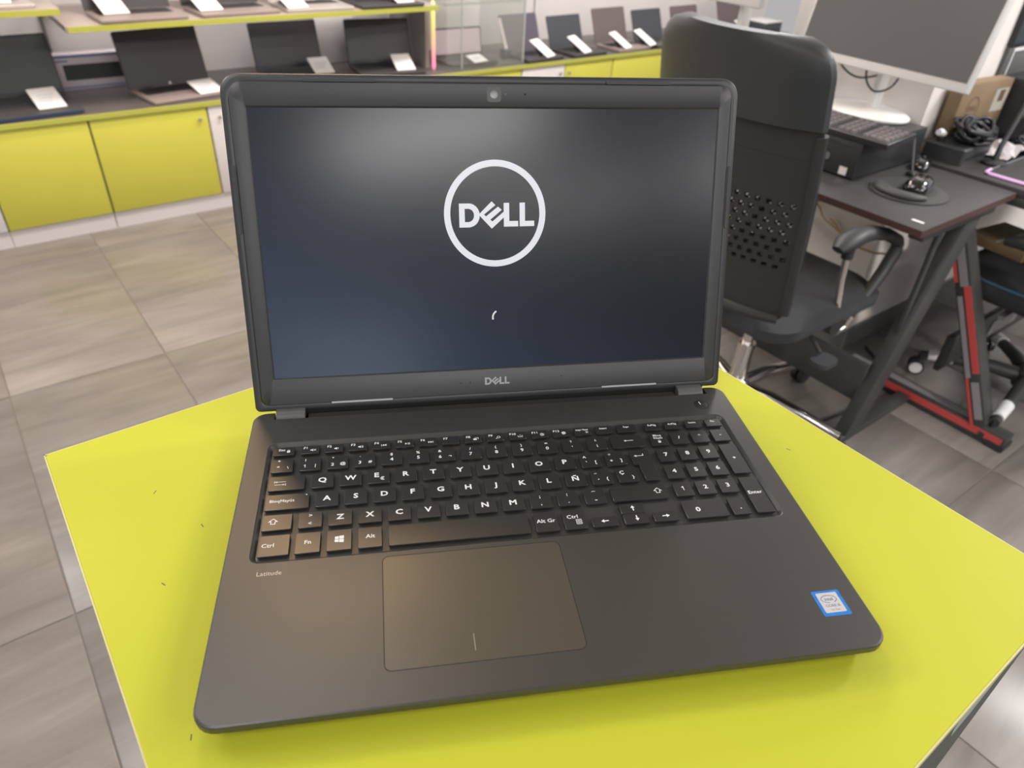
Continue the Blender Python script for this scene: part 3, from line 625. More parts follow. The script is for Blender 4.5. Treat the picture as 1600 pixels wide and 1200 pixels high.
# function row
FN = ['Esc'] + ['F%d' % i for i in range(1, 13)] + ['Impr Pant', 'Insert', 'Supr']
for i, s in enumerate(FN):
    x0 = -171.1 if i == 0 else -151.9+(i-1)*16.94; x1 = -156.4 if i == 0 else (101.3 if s == 'Supr' else x0+12.9)
    y0, y1 = RY['fn']; L = Leg(); xc = (x0+x1)/2
    if s == 'Esc': L.t('Esc', x0+6, y0+5.6, 2.2); L.lock(x0+10.6, y0+3.8)
    elif s[0] == 'F': L.t(s, x0+3.2, y0+6.2, 2.2)
    else: L.t(s, xc, y0+5.9, 1.8, .02, .95)
    ix, iy = x0+8.6, y0+3.6
    spk = lambda: L.p([(ix-1.9, iy-.5), (ix-1.1, iy-.5), (ix, iy-1.3), (ix, iy+1.3), (ix-1.1, iy+.5), (ix-1.9, iy+.5)])
    tri = lambda x, d: L.p([(x, iy-1.1), (x+d*1.4, iy), (x, iy+1.1)])
    if s == 'F1': spk(); L.s([(ix+.5, iy-.8), (ix+2, iy+.8)], .35).s([(ix+.5, iy+.8), (ix+2, iy-.8)], .35)
    if s == 'F2': spk(); L.arc(ix+.2, iy, .7, .8, -60, 60, .35)
    if s == 'F3': spk(); L.arc(ix+.2, iy, .7, .8, -60, 60, .35); L.arc(ix+.2, iy, 1.5, 1.4, -60, 60, .35)
    if s == 'F4': L.s([(ix-1.9, iy-1.1), (ix-1.9, iy+1.1)], .35); tri(ix, -1); tri(ix+1.6, -1)
    if s == 'F5': tri(ix-1.6, 1); L.s([(ix+.6, iy-1.1), (ix+.6, iy+1.1)], .45).s([(ix+1.6, iy-1.1), (ix+1.6, iy+1.1)], .45)
    if s == 'F6': tri(ix-1.6, 1); tri(ix, 1); L.s([(ix+1.9, iy-1.1), (ix+1.9, iy+1.1)], .35)
    if s == 'F8': L.p([(ix-1.8, iy-1.2), (ix+.8, iy-1.2), (ix+.8, iy+.4), (ix-1.8, iy+.4)]); L.s([(ix-.6, iy+1.3), (ix+2, iy+1.3), (ix+2, iy-.4)], .4)
    if s == 'F9': L.arc(ix+.5, iy+.3, 1.1, 1.0, 0, 360, .4); L.s([(ix-.4, iy-.4), (ix-1.7, iy-1.4)], .5)
    if s == 'F10': L.s([(ix-2, iy-1), (ix+2, iy-1)], .4).s([(ix, iy+.1), (ix, iy+1.4)], .35).s([(ix-1.2, iy-.2), (ix-1.9, iy+.7)], .35).s([(ix+1.2, iy-.2), (ix+1.9, iy+.7)], .35)
    if s in ('F11', 'F12'):
        L.arc(ix, iy, .9, .9, 0, 360, .5 if s == 'F11' else .9)
        for a in range(0, 360, 45): L.s([(ix+1.25*math.cos(R(a)), iy+1.25*math.sin(R(a))), (ix+1.8*math.cos(R(a)), iy+1.8*math.sin(R(a)))], .4)
    if s == 'Impr Pant': L.s([(x0+8.4, y0+3.0), (x0+11, y0+3.0)], .35).s([(x0+9.0, y0+1.6), (x0+9.7, y0+3.6), (x0+10.4, y0+1.6)], .4)
    key(x0, x1, y0, y1, L)
for i, s in enumerate(('RePág', 'AvPág', 'Inicio', 'Fin')):
    x0 = (107.6, 124.2, 141.0, 157.9)[i]; L = Leg().t(s, x0+6.5, RY['fn'][0]+5.8, 1.9, .02, 1.0); key(x0, x0+12.9, *RY['fn'], L)
# number row: legends as (text, dx, dy, height) from the key centre
y0, y1 = RY['num']
def sym(row, x0, x1, items):
    L = Leg(); xc = (x0+x1)/2; yc = mid(row)
    for s, dx, dy, h in items: L.t(s, xc+dx, yc+dy, h)
    return L
key(-170.8, -156.2, y0, y1, sym('num', -170.8, -156.2, [('ª', -2.4, 3.9, 3.4), ('º', -2.6, -2.2, 3.4), ('\\', 4.0, -2.4, 2.4)]))
N3 = lambda a, b, c: [(a, -3.2, 4.0, 2.4), (b, -3.4, -2.2, 2.9), (c, 3.8, -2.0, 2.6)]
N2 = lambda a, b: [(a, 0, 4.2, 2.5), (b, 0, -1.2, 3.0)]
NUM = [N3('!', '1', '|'), N3('"', '2', '@'), N3('·', '3', '#'), N2('$', '4'), N2('%', '5'), N3('&', '6', '¬'), N2('/', '7'), N2('(', '8'), N2(')', '9'), N2('=', '0'), [('?', 0, 4.0, 2.6), ("'", 0, -2.4, 3.0)], [('¿', 0, 4.0, 2.4), ('¡', 0, -1.8, 2.8)]]
for i, it in enumerate(NUM):
    x0 = -151.9+i*PT; key(x0, x0+14.7, y0, y1, sym('num', x0, x0+14.7, it))
key(76.7, 101.4, y0, y1, Leg().arrow(90.5, mid('num')+.8, -1, 0, 7.6, .45, 1.1, 1.7))
# letter rows
def lrow(row, chars, xs):
    for i, c in enumerate(chars):
        x0 = xs+i*PT; xc = x0+7.35; yc = mid(row)
        if isinstance(c, list): L = sym(row, x0, x0+14.8, c)
        else:
            L = Leg().t(c, xc-(1.2 if c == 'E' else 0), yc+.6+(.7 if c == 'E' else 0), 4.2, .03, 1.15)
            if c == 'E': L.t('€', xc+2.6, yc-2.4, 3.0)
            if c in 'FJ': key_bump.append((xc, yc-4.2))
        key(x0, x0+14.8, *RY[row], L)
key_bump = []
L = Leg().s([(-166.6, 173.4), (-159.5, 173.4)], .4).s([(-167, 172.3), (-167, 174.5)], .4).p([(-166.8, 173.4), (-165.2, 172.6), (-165.2, 174.2)])
L.s([(-167, 170.6), (-160, 170.6)], .4).s([(-159.5, 169.5), (-159.5, 171.7)], .4).p([(-159.8, 170.6), (-161.4, 169.8), (-161.4, 171.4)])
key(-170.8, -146.9, *RY['q'], L)
lrow('q', list('QWERTYUIOP') + [[('^', -3.6, 3.2, 3.4), ('`', -3.2, -2.2, 3.4), ('[', 3.9, -2.0, 2.8)], [('*', -3.4, 3.8, 3.0), ('+', -3.4, -2.0, 2.8), (']', 3.9, -2.0, 2.8)]], -142.4)
yq0, yq1 = RY['q']; ya0 = RY['a'][0]
key(0, 0, 0, 0, Leg().s([(96.4, 175.4), (96.4, 173.2), (90.8, 173.2)], .45).p([(89.2, 173.2), (91.2, 172.1), (91.2, 174.3)]), [(86.7, 164.6), (90.6, 164.6), (90.6, ya0), (101.7, ya0), (101.7, yq1), (86.7, yq1)])
key(-171.0, -142.9, *RY['a'], Leg().t('BloqMayús', -160.4, 154.9, 2.5, .01, 1.02))
lp(MB().lathe([(.5, Z1), (.5, Z1+.04)], 10, (-144.8, 159.3)), 'caps_light', M['legend'])
lrow('a', list('ASDFGHJKLÑ') + [[('¨', -3.6, 2.6, 3.6), ('´', -2.6, -3.4, 3.6), ('{', 3.9, -2.0, 2.8)], [('Ç', -3.4, 3.0, 3.2), ('}', 3.9, -2.2, 2.8)]], -138.6)
key(-171.0, -152.5, *RY['z'], Leg().up(-164.2, 136.2))
lrow('z', [[('>', 0, 3.8, 2.6), ('<', 0, -3.2, 2.6)]] + list('ZXCVBNM') + [[(';', 0, 4.0, 3.0), (',', 0, -2.6, 3.0)], [(':', 0, 4.0, 3.0), ('.', 0, -2.6, 3.0)], [('_', 0, 6.6, 3.0), ('-', 0, -3.2, 3.6)]], -148.3)
key(61.6, 101.6, *RY['z'], Leg().up(95.2, 136.0))
for x, y in key_bump: lp(MB().box(x-1.7, x+1.7, y-.25, y+.25, Z1, Z1+.14), 'touch_ridge', M['key'], smooth=0)
# bottom row
b0, b1 = RY['b']; mb_ = mid('b')
key(-170.9, -152.4, b0, b1, Leg().t('Ctrl', -165.4, mb_+.2, 3.0, .01))
key(-148.8, -133.6, b0, b1, Leg().t('Fn', -141.2, mb_+.4, 3.0, .015))
L = Leg()
for (ax, bx_, ay, by, k1, k2) in ((-2.7, -.25, .2, 2.5, 2.2, 2.5), (.05, 2.9, .2, 2.5, 2.55, 2.9), (-2.7, -.25, -2.3, -.1, 2.2, 2.5), (.05, 2.9, -2.3, -.1, 2.55, 2.9)):
    x_, y_ = -122, mb_+.6; top = by > 1
    L.p([(x_+ax, y_+(ay if top else -k1)), (x_+bx_, y_+(ay if top else -k2)), (x_+bx_, y_+(k2 if top else by)), (x_+ax, y_+(k1 if top else by))])
key(-129.6, -114.4, b0, b1, L)
key(-110.2, -95.4, b0, b1, Leg().t('Alt', -102.6, mb_+1.0, 3.0, .015))
key(-91.1, -.3, b0, b1)
key(3.9, 19.0, b0, b1, Leg().t('Alt Gr', 11.4, mb_+.8, 3.0, .01))
L = Leg().t('Ctrl', 29.6, mb_+2.4, 3.0, .01)
L.s([(31.6, mb_-4.4), (35.0, mb_-4.4), (35.0, mb_-.4), (31.6, mb_-.4)], .35, True)
for k in (-3.4, -2.4, -1.4): L.s([(32.1, mb_+k), (34.5, mb_+k)], .4)
key(23.2, 38.2, b0, b1, L)
key(41.8, 59.2, b0, 115.9, Leg().arrow(50.6, 112.2, -1, 0, 5.2, .8, 1.5, 2.2))
key(63.8, 80.5, 117.0, 125.8, Leg().arrow(72.6, 121.6, 0, 1, 4.8, .8, 1.5, 2.2))
key(63.8, 80.5, b0, 116.6, Leg().arrow(72.9, 112.4, 0, -1, 4.8, .8, 1.5, 2.2))
key(84.4, 101.4, b0, 115.9, Leg().arrow(93.2, 112.2, 1, 0, 5.2, .8, 1.5, 2.2))
# number pad
NX = (107.5, 124.2, 140.9, 157.8); NWD = 13.1
def npk(i, row, s, h=3.6): key(NX[i], NX[i]+NWD, *RY[row], Leg().t(s, NX[i]+6.6, mid(row)+.6, h, .03, 1.15))
key(NX[0], NX[0]+NWD, *RY['num'], Leg().t('Bloq', NX[0]+6.6, 194.6, 2.2, .015).t('Num', NX[0]+6.6, 191.6, 2.2, .015).lock(NX[0]+6.6, 187.4))
for i, s in ((1, '/'), (2, '*'), (3, '-')): npk(i, 'num', s, 3.0)
for row, tri_ in (('q', '789'), ('a', '456'), ('z', '123')):
    for i, s in enumerate(tri_): npk(i, row, s)
key(NX[0], 137.6, b0, 124.0, Leg().t('0', 117.2, mb_-.6, 3.8, .03, 1.2))
key(NX[2], NX[2]+12.6, b0, 123.2, Leg().t('.', NX[2]+6.6, mb_-1.6, 3.6, .03))
key(NX[3], 170.9, ya0, 179.2, Leg().t('+', NX[3]+6.6, 163.6, 3.0, .03))
key(NX[3], 170.9, b0, 142.3, Leg().t('Enter', NX[3]+6.4, 127.0, 3.0, .015))

# ------------------------------------------------------------------ black office chair with its back towards the camera
ch = thing('office_chair', 'black office chair with tall curved back and mesh panel, pushed to the charcoal desk', 'chair', 1.60, .905, 0)
def back_x(z): return -.285 - .175*(z-.50)          # the back leans away from the desk
def back_hw(z): return .222 + .012*math.sin((z-.5)*4.0)
def sheet(z0, z1, nz, ny, th, rtop=0.0, rbot=0.0, skip=None, wing=.055, over=0.0):
    fr = []; bk = []
    mb = MB()
    def pt(i, j, off):
        v = i/nz; z = z0+(z1-z0)*v; u = -1+2*j/ny; hw = back_hw(z)
        if rtop and z > z1-rtop: k = (z-(z1-rtop))/rtop; hw -= rtop*(1-math.sqrt(max(0, 1-k*k)))*.9
        if rbot and z < z0+rbot: k = ((z0+rbot)-z)/rbot; hw -= rbot*(1-math.sqrt(max(0, 1-k*k)))*.9
        y = u*hw; x = back_x(z) + wing*abs(u)**2.2 + off*(1-.55*abs(u)**6)
        return (x, y, z)
    n = ny+1
    F = []; V = [pt(i, j, -th/2-over) for i in range(nz+1) for j in range(n)] + [pt(i, j, th/2) for i in range(nz+1) for j in range(n)]
    o = (nz+1)*n; solid = lambda i, j: not (skip and skip(i, j))
    for i in range(nz):
        for j in range(ny):
            if solid(i, j):
                F.append((i*n+j, (i+1)*n+j, (i+1)*n+j+1, i*n+j+1)); F.append((o+i*n+j, o+i*n+j+1, o+(i+1)*n+j+1, o+(i+1)*n+j))
    def side(a, b): F.append((a, b, o+b, o+a))
    for i in range(nz): side(i*n, (i+1)*n); side(i*n+ny, (i+1)*n+ny)
    for j in range(ny): side(j, j+1); side(nz*n+j, nz*n+j+1)
    return mb.add(V, F)
sheet(1.006, 1.178, 16, 28, .044, rtop=.075).build('head_pad', M['chair_pad'], ch, smooth=50)
sheet(.9405, 1.005, 6, 28, .008).build('upper_back_panel', M['chair_mesh'], ch, smooth=50)
hole2 = lambda i, j: (i+j) % 2 == 0 and 1 < j < 70 and 0 < i < 35
sheet(.655, .86, 36, 72, .004, skip=hole2).build('inner_mesh', M['chair_mesh'], ch, smooth=50).location = (.022, 0, 0)
hole_ = lambda i, j: 28 <= i < 60 and 4 <= j < 68 and i % 4 < 2 and (j + 2*((i//4) % 2)) % 4 < 2
sheet(.50, .94, 76, 72, .006, rbot=.06, skip=hole_).build('mesh_panel', M['chair_mesh'], ch, smooth=50)
for s_ in (-1, 1):
    MB().tube([(back_x(z)+.055, s_*(back_hw(z)-.004), z) for z in [.54+.0415*i for i in range(12)]], .013, 10).build('back_frame', M['blk_soft'], ch)
MB().tube([(back_x(.52)+.055*abs(u)**2.2, u*(back_hw(.52)-.02), .518) for u in [-1+.2*i for i in range(11)]], .016, 10).build('lower_back_rail', M['blk_soft'], ch)
MB().bar((back_x(.62)+.02, 0, .62), (-.21, 0, .44), .07, .014, (1, 0, 0)).bar((-.21, 0, .43), (.02, 0, .40), .07, .014).build('back_bracket', M['blk'], ch, bevel=.003)
st_ = MB(); lay = [(.0, .425, .03), (.0, .445, .0), (.0, .475, .0), (.0, .498, .03), (.0, .506, .08)]
st_.loft([[(x, y, z+.012*math.cos(x*7)) for x, y in rr(-.25+q, .27-q, -.245+q, .245-q, .09, 6)] for (_, z, q) in lay]); st_.build('seat', M['fabric'], ch, smooth=50)
MB().prism(rr(-.17, .19, -.18, .18, .05, 4), .405, .43).build('seat_pan', M['blk'], ch)
for s_ in (-1, 1):
    yy = s_*.225
    ar = MB().tube([(-.085, yy, .692), (-.06, yy, .705), (.0, yy, .716), (.07, yy, .706), (.15, yy, .682), (.215, yy, .650), (.245, yy, .624)], [.012, .022, .023, .020, .019, .018, .013], 12)
    ar.v = [(x, yy+(y-yy)*1.35, .688+(z-.7)*.9) for x, y, z in ar.v]; a_ = ar.build('armrest', M['blk_soft'], ch, smooth=60)
    MB().tube([(.240, yy, .628), (.246, yy, .60), (.215, yy, .545), (.17, yy, .49), (.11, yy, .435), (.085, yy, .42)], [.014, .019, .018, .016, .014, .012], 10).build('arm_loop', M['blk_soft'], a_, smooth=60)
    MB().tube([(-.03, yy, .69), (-.012, yy, .58), (.03, yy, .45)], .0095, 10).build('arm_strut', M['chrome'], a_)
    MB().cyl((-.032, yy, .70), (-.024, yy, .645), .017, .015, 12).build('strut_collar', M['blk'], a_)
    MB().cyl((.03, yy-.024*s_, .435), (.03, yy+.014*s_, .435), .036, n=16).build('arm_joint', M['blk'], a_)
    MB().tube([(.082, yy+.004*s_, .45), (.10, yy+.006*s_, .435), (.085, yy+.004*s_, .405), (.055, yy, .395)], .012, 10).build('chrome_clip', M['chrome'], a_)
MB().tube([(-.02, -.10, .41), (-.03, -.20, .40), (-.05, -.255, .375)], .006, 8).build('tilt_lever', M['blk_soft'], ch)
MB().prism(rr(-.09, -.015, -.30, -.245, .02, 4), .352, .366).build('lever_paddle', M['rubber'], ch)
MB().cyl((0, 0, .24), (0, 0, .405), .016, n=14).build('gas_lift', M['chrome'], ch)
MB().cyl((0, 0, .10), (0, 0, .26), .027, n=18).build('lift_sleeve', M['chrome'], ch)
def star_base(root, radius, a0, leg_m, cap_m, wheel_m, hub_z=.095):
    MB().lathe([(.02, hub_z-.04), (.045, hub_z-.035), (.045, hub_z+.02), (.032, hub_z+.035)], 20).build('hub', leg_m, root)
    for k in range(5):
        a = a0+k*2*PI/5; c_, s2 = math.cos(a), math.sin(a); P = lambda q, z: (q*c_, q*s2, z)
        lg = MB().tube([P(.03, hub_z), P(radius*.35, hub_z+.006), P(radius*.7, hub_z-.006), P(radius, hub_z-.022)], [.026, .023, .019, .016], 10)
        l_ = lg.build('base_leg', leg_m, root, smooth=60)
        if cap_m: MB().tube([P(radius*.70, hub_z-.004), P(radius*.93, hub_z-.016)], [.022, .019], 12).build('leg_cap', cap_m, l_)
        cs = MB(); px_, py_ = radius*c_, radius*s2
        cs.cyl((px_, py_, .045), (px_, py_, hub_z-.015), .006, n=8)
        for w in (-1, 1):
            cs.cyl((px_-s2*w*.005, py_+c_*w*.005, .0275), (px_-s2*w*.022, py_+c_*w*.022, .0275), .0275, n=20)
        cs_ = cs.build('caster', M['blk'], l_)
        if wheel_m:
            MB().cyl((px_-s2*.0222, py_+c_*.0222, .0275), (px_-s2*.024, py_+c_*.024, .0275), .021, n=18).cyl((px_+s2*.0222, py_-c_*.0222, .0275), (px_+s2*.024, py_-c_*.024, .0275), .021, n=18).build('wheel_disc', wheel_m, l_)
star_base(ch, .345, R(-77), M['chrome'], None, None)

# ------------------------------------------------------------------ charcoal desk with slanted steel legs
dk = thing('desk', 'charcoal desk with red-brown front edge and slanted black steel legs', 'desk', 1.671, .563, 0)
MB().box(.0015, .529, 0.0015, 1.20, .722, .740).build('desk_top', M['desk'], dk, bevel=.001)
MB().box(0, .001, 0, 1.20, .7215, .7395).box(.001, .529, 0, .001, .7215, .7395).build('edge_trim', M['desk_edge'], dk, smooth=0)
for yy in (.035, 1.15):
    lg = MB().loft([[(.075, yy-.02, .03), (.165, yy-.02, .03), (.165, yy+.02, .03), (.075, yy+.02, .03)], [(.305, yy-.02, .69), (.385, yy-.02, .69), (.385, yy+.02, .69), (.305, yy+.02, .69)]]).build('slanted_leg', M['steel_black'], dk, bevel=.003)
    MB().box(.05, .47, yy-.02, yy+.02, .008, .034).build('foot_bar', M['steel_black'], lg, bevel=.003)
    MB().box(.06, .465, yy-.02, yy+.02, .69, .7215).build('top_bar', M['steel_black'], lg, bevel=.003)
    MB().box(.19, .21, yy-.006, yy+.006, .36, .69).build('bracket', M['steel_black'], lg, bevel=.001)
    for x in (.06, .45): MB().cyl((x, yy, 0), (x, yy, .009), .012, n=10).build('glide', M['blk'], lg)
MB().box(.128, .146, .05, 1.14, .13, .26).build('cross_panel', M['steel_black'], dk, bevel=.002)
MB().prism(rr(.050, .060, .026, .058, .003, 3), .740, .7404).build('sticker', M['card'], dk)
cbl = MB()
for y0_, z0_, amp in ((1.18, .50, .05), (1.10, .46, .035)):
    cbl.tube([(.0, y0_-.022*k-.008*math.sin(k*1.7), z0_-amp*math.sin(PI*k/11)-.004*k) for k in range(12)], .004, 8)
cbl.tube([(.0, 1.15+.015*math.sin(k), .70-.025*k) for k in range(9)], .004, 8)
cb_ = cbl.build('tan_cables', M['cable_yellow']); place(cb_, 2.243, 0, 0); tag(cb_, 'tan cables looping on the cream wall under the charcoal desk', 'cable')

pc = thing('desktop_computer', 'flat black desktop computer with round silver button lying on the charcoal desk', 'computer', 1.844, .868, .7405)
MB().box(.008, .36, .001, .289, .004, .104).build('case', M['blk'], pc, bevel=.003)
fr = MB().box(0, .008, 0, .290, .004, .105).build('front_panel', M['blk_soft'], pc, bevel=.003)
MB().box(-.0012, .002, .03, .26, .089, .094).build('vent_slot', M['desk'], fr)
MB().box(-.0008, .002, .10, .24, .062, .066).build('drive_slot', M['groove'], fr)
MB().cyl((.002, .097, .047), (-.003, .097, .047), .0105, n=20).build('round_button', M['lens'], fr)
MB().box(-.0008, .002, .024, .048, .009, .031).build('white_sticker', M['card'], fr)
MB().box(-.0008, .002, .150, .166, .030, .048).build('port', M['usb_blue'], fr).location = (0, 0, 0)
for x in (.03, .33):
    for y in (.03, .26): MB().cyl((x, y, 0), (x, y, .005), .008, n=8).build('foot', M['rubber'], pc)
kbd = thing('keyboard', 'black and grey wide keyboard lying on top of the desktop computer', 'keyboard', 1.842, .800, .8455)
kt = R(4)
km = Matrix.Rotation(-kt, 4, 'Y')
MB().prism(rr(0, .150, 0, .445, .006, 3), .002, .018, .002).xf(km).build('case', M['blk'], kbd)
kk = MB()
for i in range(22):
    for j in range(5):
        if i in (4, 8): continue
        y = .010+i*.0194; x = .012+j*.0235; kk.loft([[(a, b, .018) for a, b in rr(x, x+.020, y, y+.0165, .002, 1)], [(a, b, .024) for a, b in rr(x+.002, x+.018, y+.002, y+.0145, .002, 1)]], False)
kk.xf(km); kk.build('keys', M['key_grey'], kbd, smooth=0)['kind'] = 'stuff'
for y in (.05, .39): MB().cyl((.02, y, 0), (.02, y, .003), .008, n=8).cyl((.13, y, 0), (.13, y, .012), .008, n=8).build('foot', M['rubber'], kbd)

mo = thing('monitor', 'large grey blank monitor with thin white frame above the keyboard', 'monitor', 2.165, 1.06, .8455)
MB().loft([[(.10*math.cos(2*PI*i/32)*k, .14*math.sin(2*PI*i/32)*k, z) for i in range(32)] for k, z in ((.97, 0), (1, .003), (1, .008), (.95, .013), (.3, .017))]).build('stand_foot', M['white_plastic'], mo)
MB().bar((.03, -.005, .012), (.045, -.005, .32), .05, .022, (0, 1, 0)).build('stand_neck', M['white_plastic'], mo, bevel=.006)
MM = Matrix.Translation((-.105, -.04, .140)) @ Matrix.Rotation(R(-3.5), 4, 'Z') @ Matrix.Rotation(R(11), 4, 'Y')
def mpart(mb, name, m_, parent=None, **k):
    o = mb.build(name, m_, parent or mo, **k)
    if parent is None: o.matrix_local = MM
    return o
pn = mpart(MB().box(0, .030, -.280, .280, 0, .345), 'housing', M['white_plastic'], bevel=.004)
mpart(MB().box(-.0015, .004, -.273, .273, .026, .338), 'screen', M['mon_screen'], pn, smooth=0)
mpart(MB().box(.03, .065, -.06, .06, .13, .25), 'rear_mount', M['white_plastic'], pn, bevel=.006)
MB().tube(curve([(-.02, .03, .17), (-.01, .025, .10), (.0, -.01, .068), (.02, -.05, .09), (.03, -.065, .16)]), .003, 8).build('cable', M['blk'], mo)
MB().tube(curve([(.01, .16, .17), (.02, .135, .115), (.035, .08, .088), (.05, .02, .105), (.05, 0, .13)]), .003, 8).build('cable', M['blk'], mo)
m2_ = thing('monitor', 'white bottom edge of a second monitor above the chair back', 'monitor', 2.08, 1.60, .7405)
MB().lathe([(.0, 0), (.09, 0), (.09, .008), (.02, .014)], 24).build('stand_foot', M['white_plastic'], m2_)
MB().bar((.02, -.05, .01), (.03, -.05, .50), .05, .02, (0, 1, 0)).build('stand_neck', M['white_plastic'], m2_, bevel=.005)
MB().box(-.05, -.02, -.155, .22, .352, .70).build('housing', M['white_plastic'], m2_, bevel=.008)
MB().box(-.0515, -.048, -.145, .21, .385, .69).build('screen', M['mon_screen'], m2_, smooth=0)
MB().box(-.02, .02, -.03, .03, .44, .50).build('rear_mount', M['white_plastic'], m2_, bevel=.004)

mpd = thing('mouse_pad', 'round grey mouse pad with raised wrist rest at the desk corner', 'mouse pad', 1.915, .735, .7405)
MB().lathe([(.001, 0), (.100, 0), (.104, .002), (.102, .005), (.001, .0055)], 40).build('mat', M['pad_rubber'], mpd)
wr = MB().tube([(.082*math.cos(R(a)), .082*math.sin(R(a)), .010) for a in range(112, 245, 9)], [.008, .013, .016, .018] + [.019]*7 + [.018, .016, .013, .008], 12)
wr.v = [(x, y, .0115+(z-.010)*.60) for x, y, z in wr.v]; wr.build('wrist_rest', M['pad_rubber'], mpd, smooth=60)
ms = thing('computer_mouse', 'glossy black mouse with white reflections on the round mouse pad', 'mouse', 1.935, .722, .7462, R(12))
def mouse_mb():
    L = []
    for q, z in ((0, 0), (-.002, .006), (0, .014), (.005, .023), (.012, .030), (.022, .034)): L.append([(x, y, z - .10*max(0, x-.01)) for x, y in rr(-.052+q, .052-q, -.030+q*.7, .030-q*.7, .022-q*.4, 6)])
    return MB().loft(L)
MB().loft([[(x, y, z) for x, y in rr(-.05, .05, -.028, .028, .02, 6)] for z in (0, .004)]).build('sole', M['blk'], ms)
mm_ = mouse_mb(); mm_.v = [(x*1.08, y*1.08, z*1.05+.002) for x, y, z in mm_.v]; mm_.build('shell', M['gloss_black'], ms, smooth=80)
MB().cyl((.030, -.003, .029), (.030, .003, .029), .008, n=14).build('scroll_wheel', M['rubber'], ms)
MB().box(-.02, .05, -.0006, .0006, .030, .0322).build('centre_seam', M['grey_strip'], ms, smooth=0)
sm = thing('computer_mouse', 'small black mouse beside the black box behind the desktop computer', 'mouse', 2.150, .826, .7405, R(20))
b = mouse_mb(); b.v = [(x*.8, y*.85, z*.9) for x, y, z in b.v]; b.build('shell', M['gloss_black'], sm, smooth=80)
MB().cyl((.024, -.003, .026), (.024, .003, .026), .006, n=12).build('scroll_wheel', M['rubber'], sm)
an = thing('antenna_stand', 'thin grey antenna rod on a small black foot beside the desktop computer', 'antenna', 2.055, .805, .7405)
MB().prism(rr(-.012, .02, -.012, .012, .005, 3), 0, .012, .003).build('foot_box', M['blk'], an); MB().tube([(.0, .0, .014), (-.02, .004, .06), (-.045, .008, .115)], .0028, 8).build('rod', M['grey_strip'], an)

# ------------------------------------------------------------------ second desk with red striped legs and the things on it
rd = thing('gaming_desk', 'dark desk with red and silver striped leg frame at the right', 'desk', 2.205, .30, 0)
MB().box(0, 1.25, 0, .60, .726, .750).build('desk_top', M['desk'], rd, bevel=.002)
for x in (.0, 1.2):
    f_ = MB().bar((x-.035, -.03, .03), (x-.035, .55, .03), .055, .05).build('foot_bar', M['steel_black'], rd, bevel=.004)
    MB().box(x-.064, x-.0618, -.02, .52, .022, .046).build('red_stripe', M['red'], f_); MB().box(x-.052, x-.020, .06, .52, .0552, .0565).build('silver_stripe', M['grey_strip'], f_)
    MB().box(x-.066, x-.004, -.034, .02, .004, .024).build('foot_cap', M['blk'], f_)
    P0, P1 = Vector((x-.035, .06, .05)), Vector((x-.035, .40, .70))
    l_ = MB().bar(P0, P1, .05, .06, (1, 0, 0)).build('slanted_leg', M['steel_black'], rd, bevel=.004)
    def seg(a, b, dy, wd, name, m_, off=.0312):
        d = (P1-P0); n_ = Vector((0, -d.z, d.y)).normalized(); A = P0+d*a+Vector((-off, 0, 0))-n_*dy; B = P0+d*b+Vector((-off, 0, 0))-n_*dy
        MB().bar(A, B, wd, .0016, (1, 0, 0)).build(name, m_, l_, smooth=0)
    seg(.0, .22, .016, .008, 'red_stripe', M['red']); seg(.03, .20, -.006, .022, 'silver_stripe', M['grey_strip'])
    seg(.24, .62, -.012, .020, 'red_stripe', M['red']); seg(.22, .58, .012, .014, 'silver_stripe', M['grey_strip']); seg(.64, .95, .018, .010, 'red_stripe', M['red']); seg(.62, .94, -.004, .022, 'silver_stripe', M['grey_strip'])
    MB().box(x-.002, x+.05, .03, .57, .70, .7255).box(x-.058, x+.02, .36, .43, .655, .6995).build('top_bar', M['steel_black'], rd, bevel=.003)
MB().box(-.01, 1.17, .25, .27, .13, .26).build('cross_panel', M['steel_black'], rd, bevel=.003)
lb = MB().box(.30, .52, .246, .2495, .165, .225).build('cross_panel_plate', M['grey_strip'], rd)
fc = MB().tube(curve([(0, 0, 0), (-.10, -.12, .002), (-.35, -.20, .002), (-.62, -.16, .002)]), .006, 8).build('floor_cable', M['blk']); place(fc, 2.35, .86, .006); tag(fc, 'black cable lying on the floor behind the slanted desk leg', 'cable')

db = thing('small_black_box', 'flat black box with cables on top, at the corner of the second desk', 'box', 2.245, .755, .7505, R(2))
MB().prism(rr(0, .20, 0, .125, .008, 3), 0, .0485, .004).build('case', M['blk_soft'], db); MB().box(.02, .18, -.0008, .002, .012, .022).build('front_slot', M['groove'], db)
def bundle(name, label, s, t, z, seed, n, r, ext, m_='blk', rad=.006):
    rn = random.Random(seed); mb = MB()
    for k in range(n):
        c0 = Vector((rn.uniform(-.3, .3)*ext[0], rn.uniform(-.3, .3)*ext[1], rad+rn.uniform(0, .55)*ext[2])); a0 = rn.uniform(0, 6.28); tilt = rn.uniform(-.4, .4)
        pts = []
        for i in range(15):
            a = a0+i*2*PI/13; q = r*(1+.15*math.sin(3*a+k)); z_ = max(rad, c0.z+q*math.sin(a)*.35+tilt*q*math.cos(a)*.4)
            pts.append((c0.x+q*math.cos(a)*ext[0]/ext[1]*.9, c0.y+q*math.sin(a)*.8, z_))
        mb.tube(pts, rad, 7)
    o = mb.build(name, M[m_], None, smooth=60); place(o, s, t, z); return tag(o, label, 'cable')
bundle('cable_bundle', 'thick bundle of coiled black cables on the flat black box', 2.355, .800, .7995, 5, 18, .036, (.14, .085, .085), 'cable_black', .0065)
bundle('cable_bundle', 'thin tangled black cables on the crumpled papers at the right edge', 2.62, .72, .757, 9, 6, .035, (.07, .06, .05), 'blk', .003)
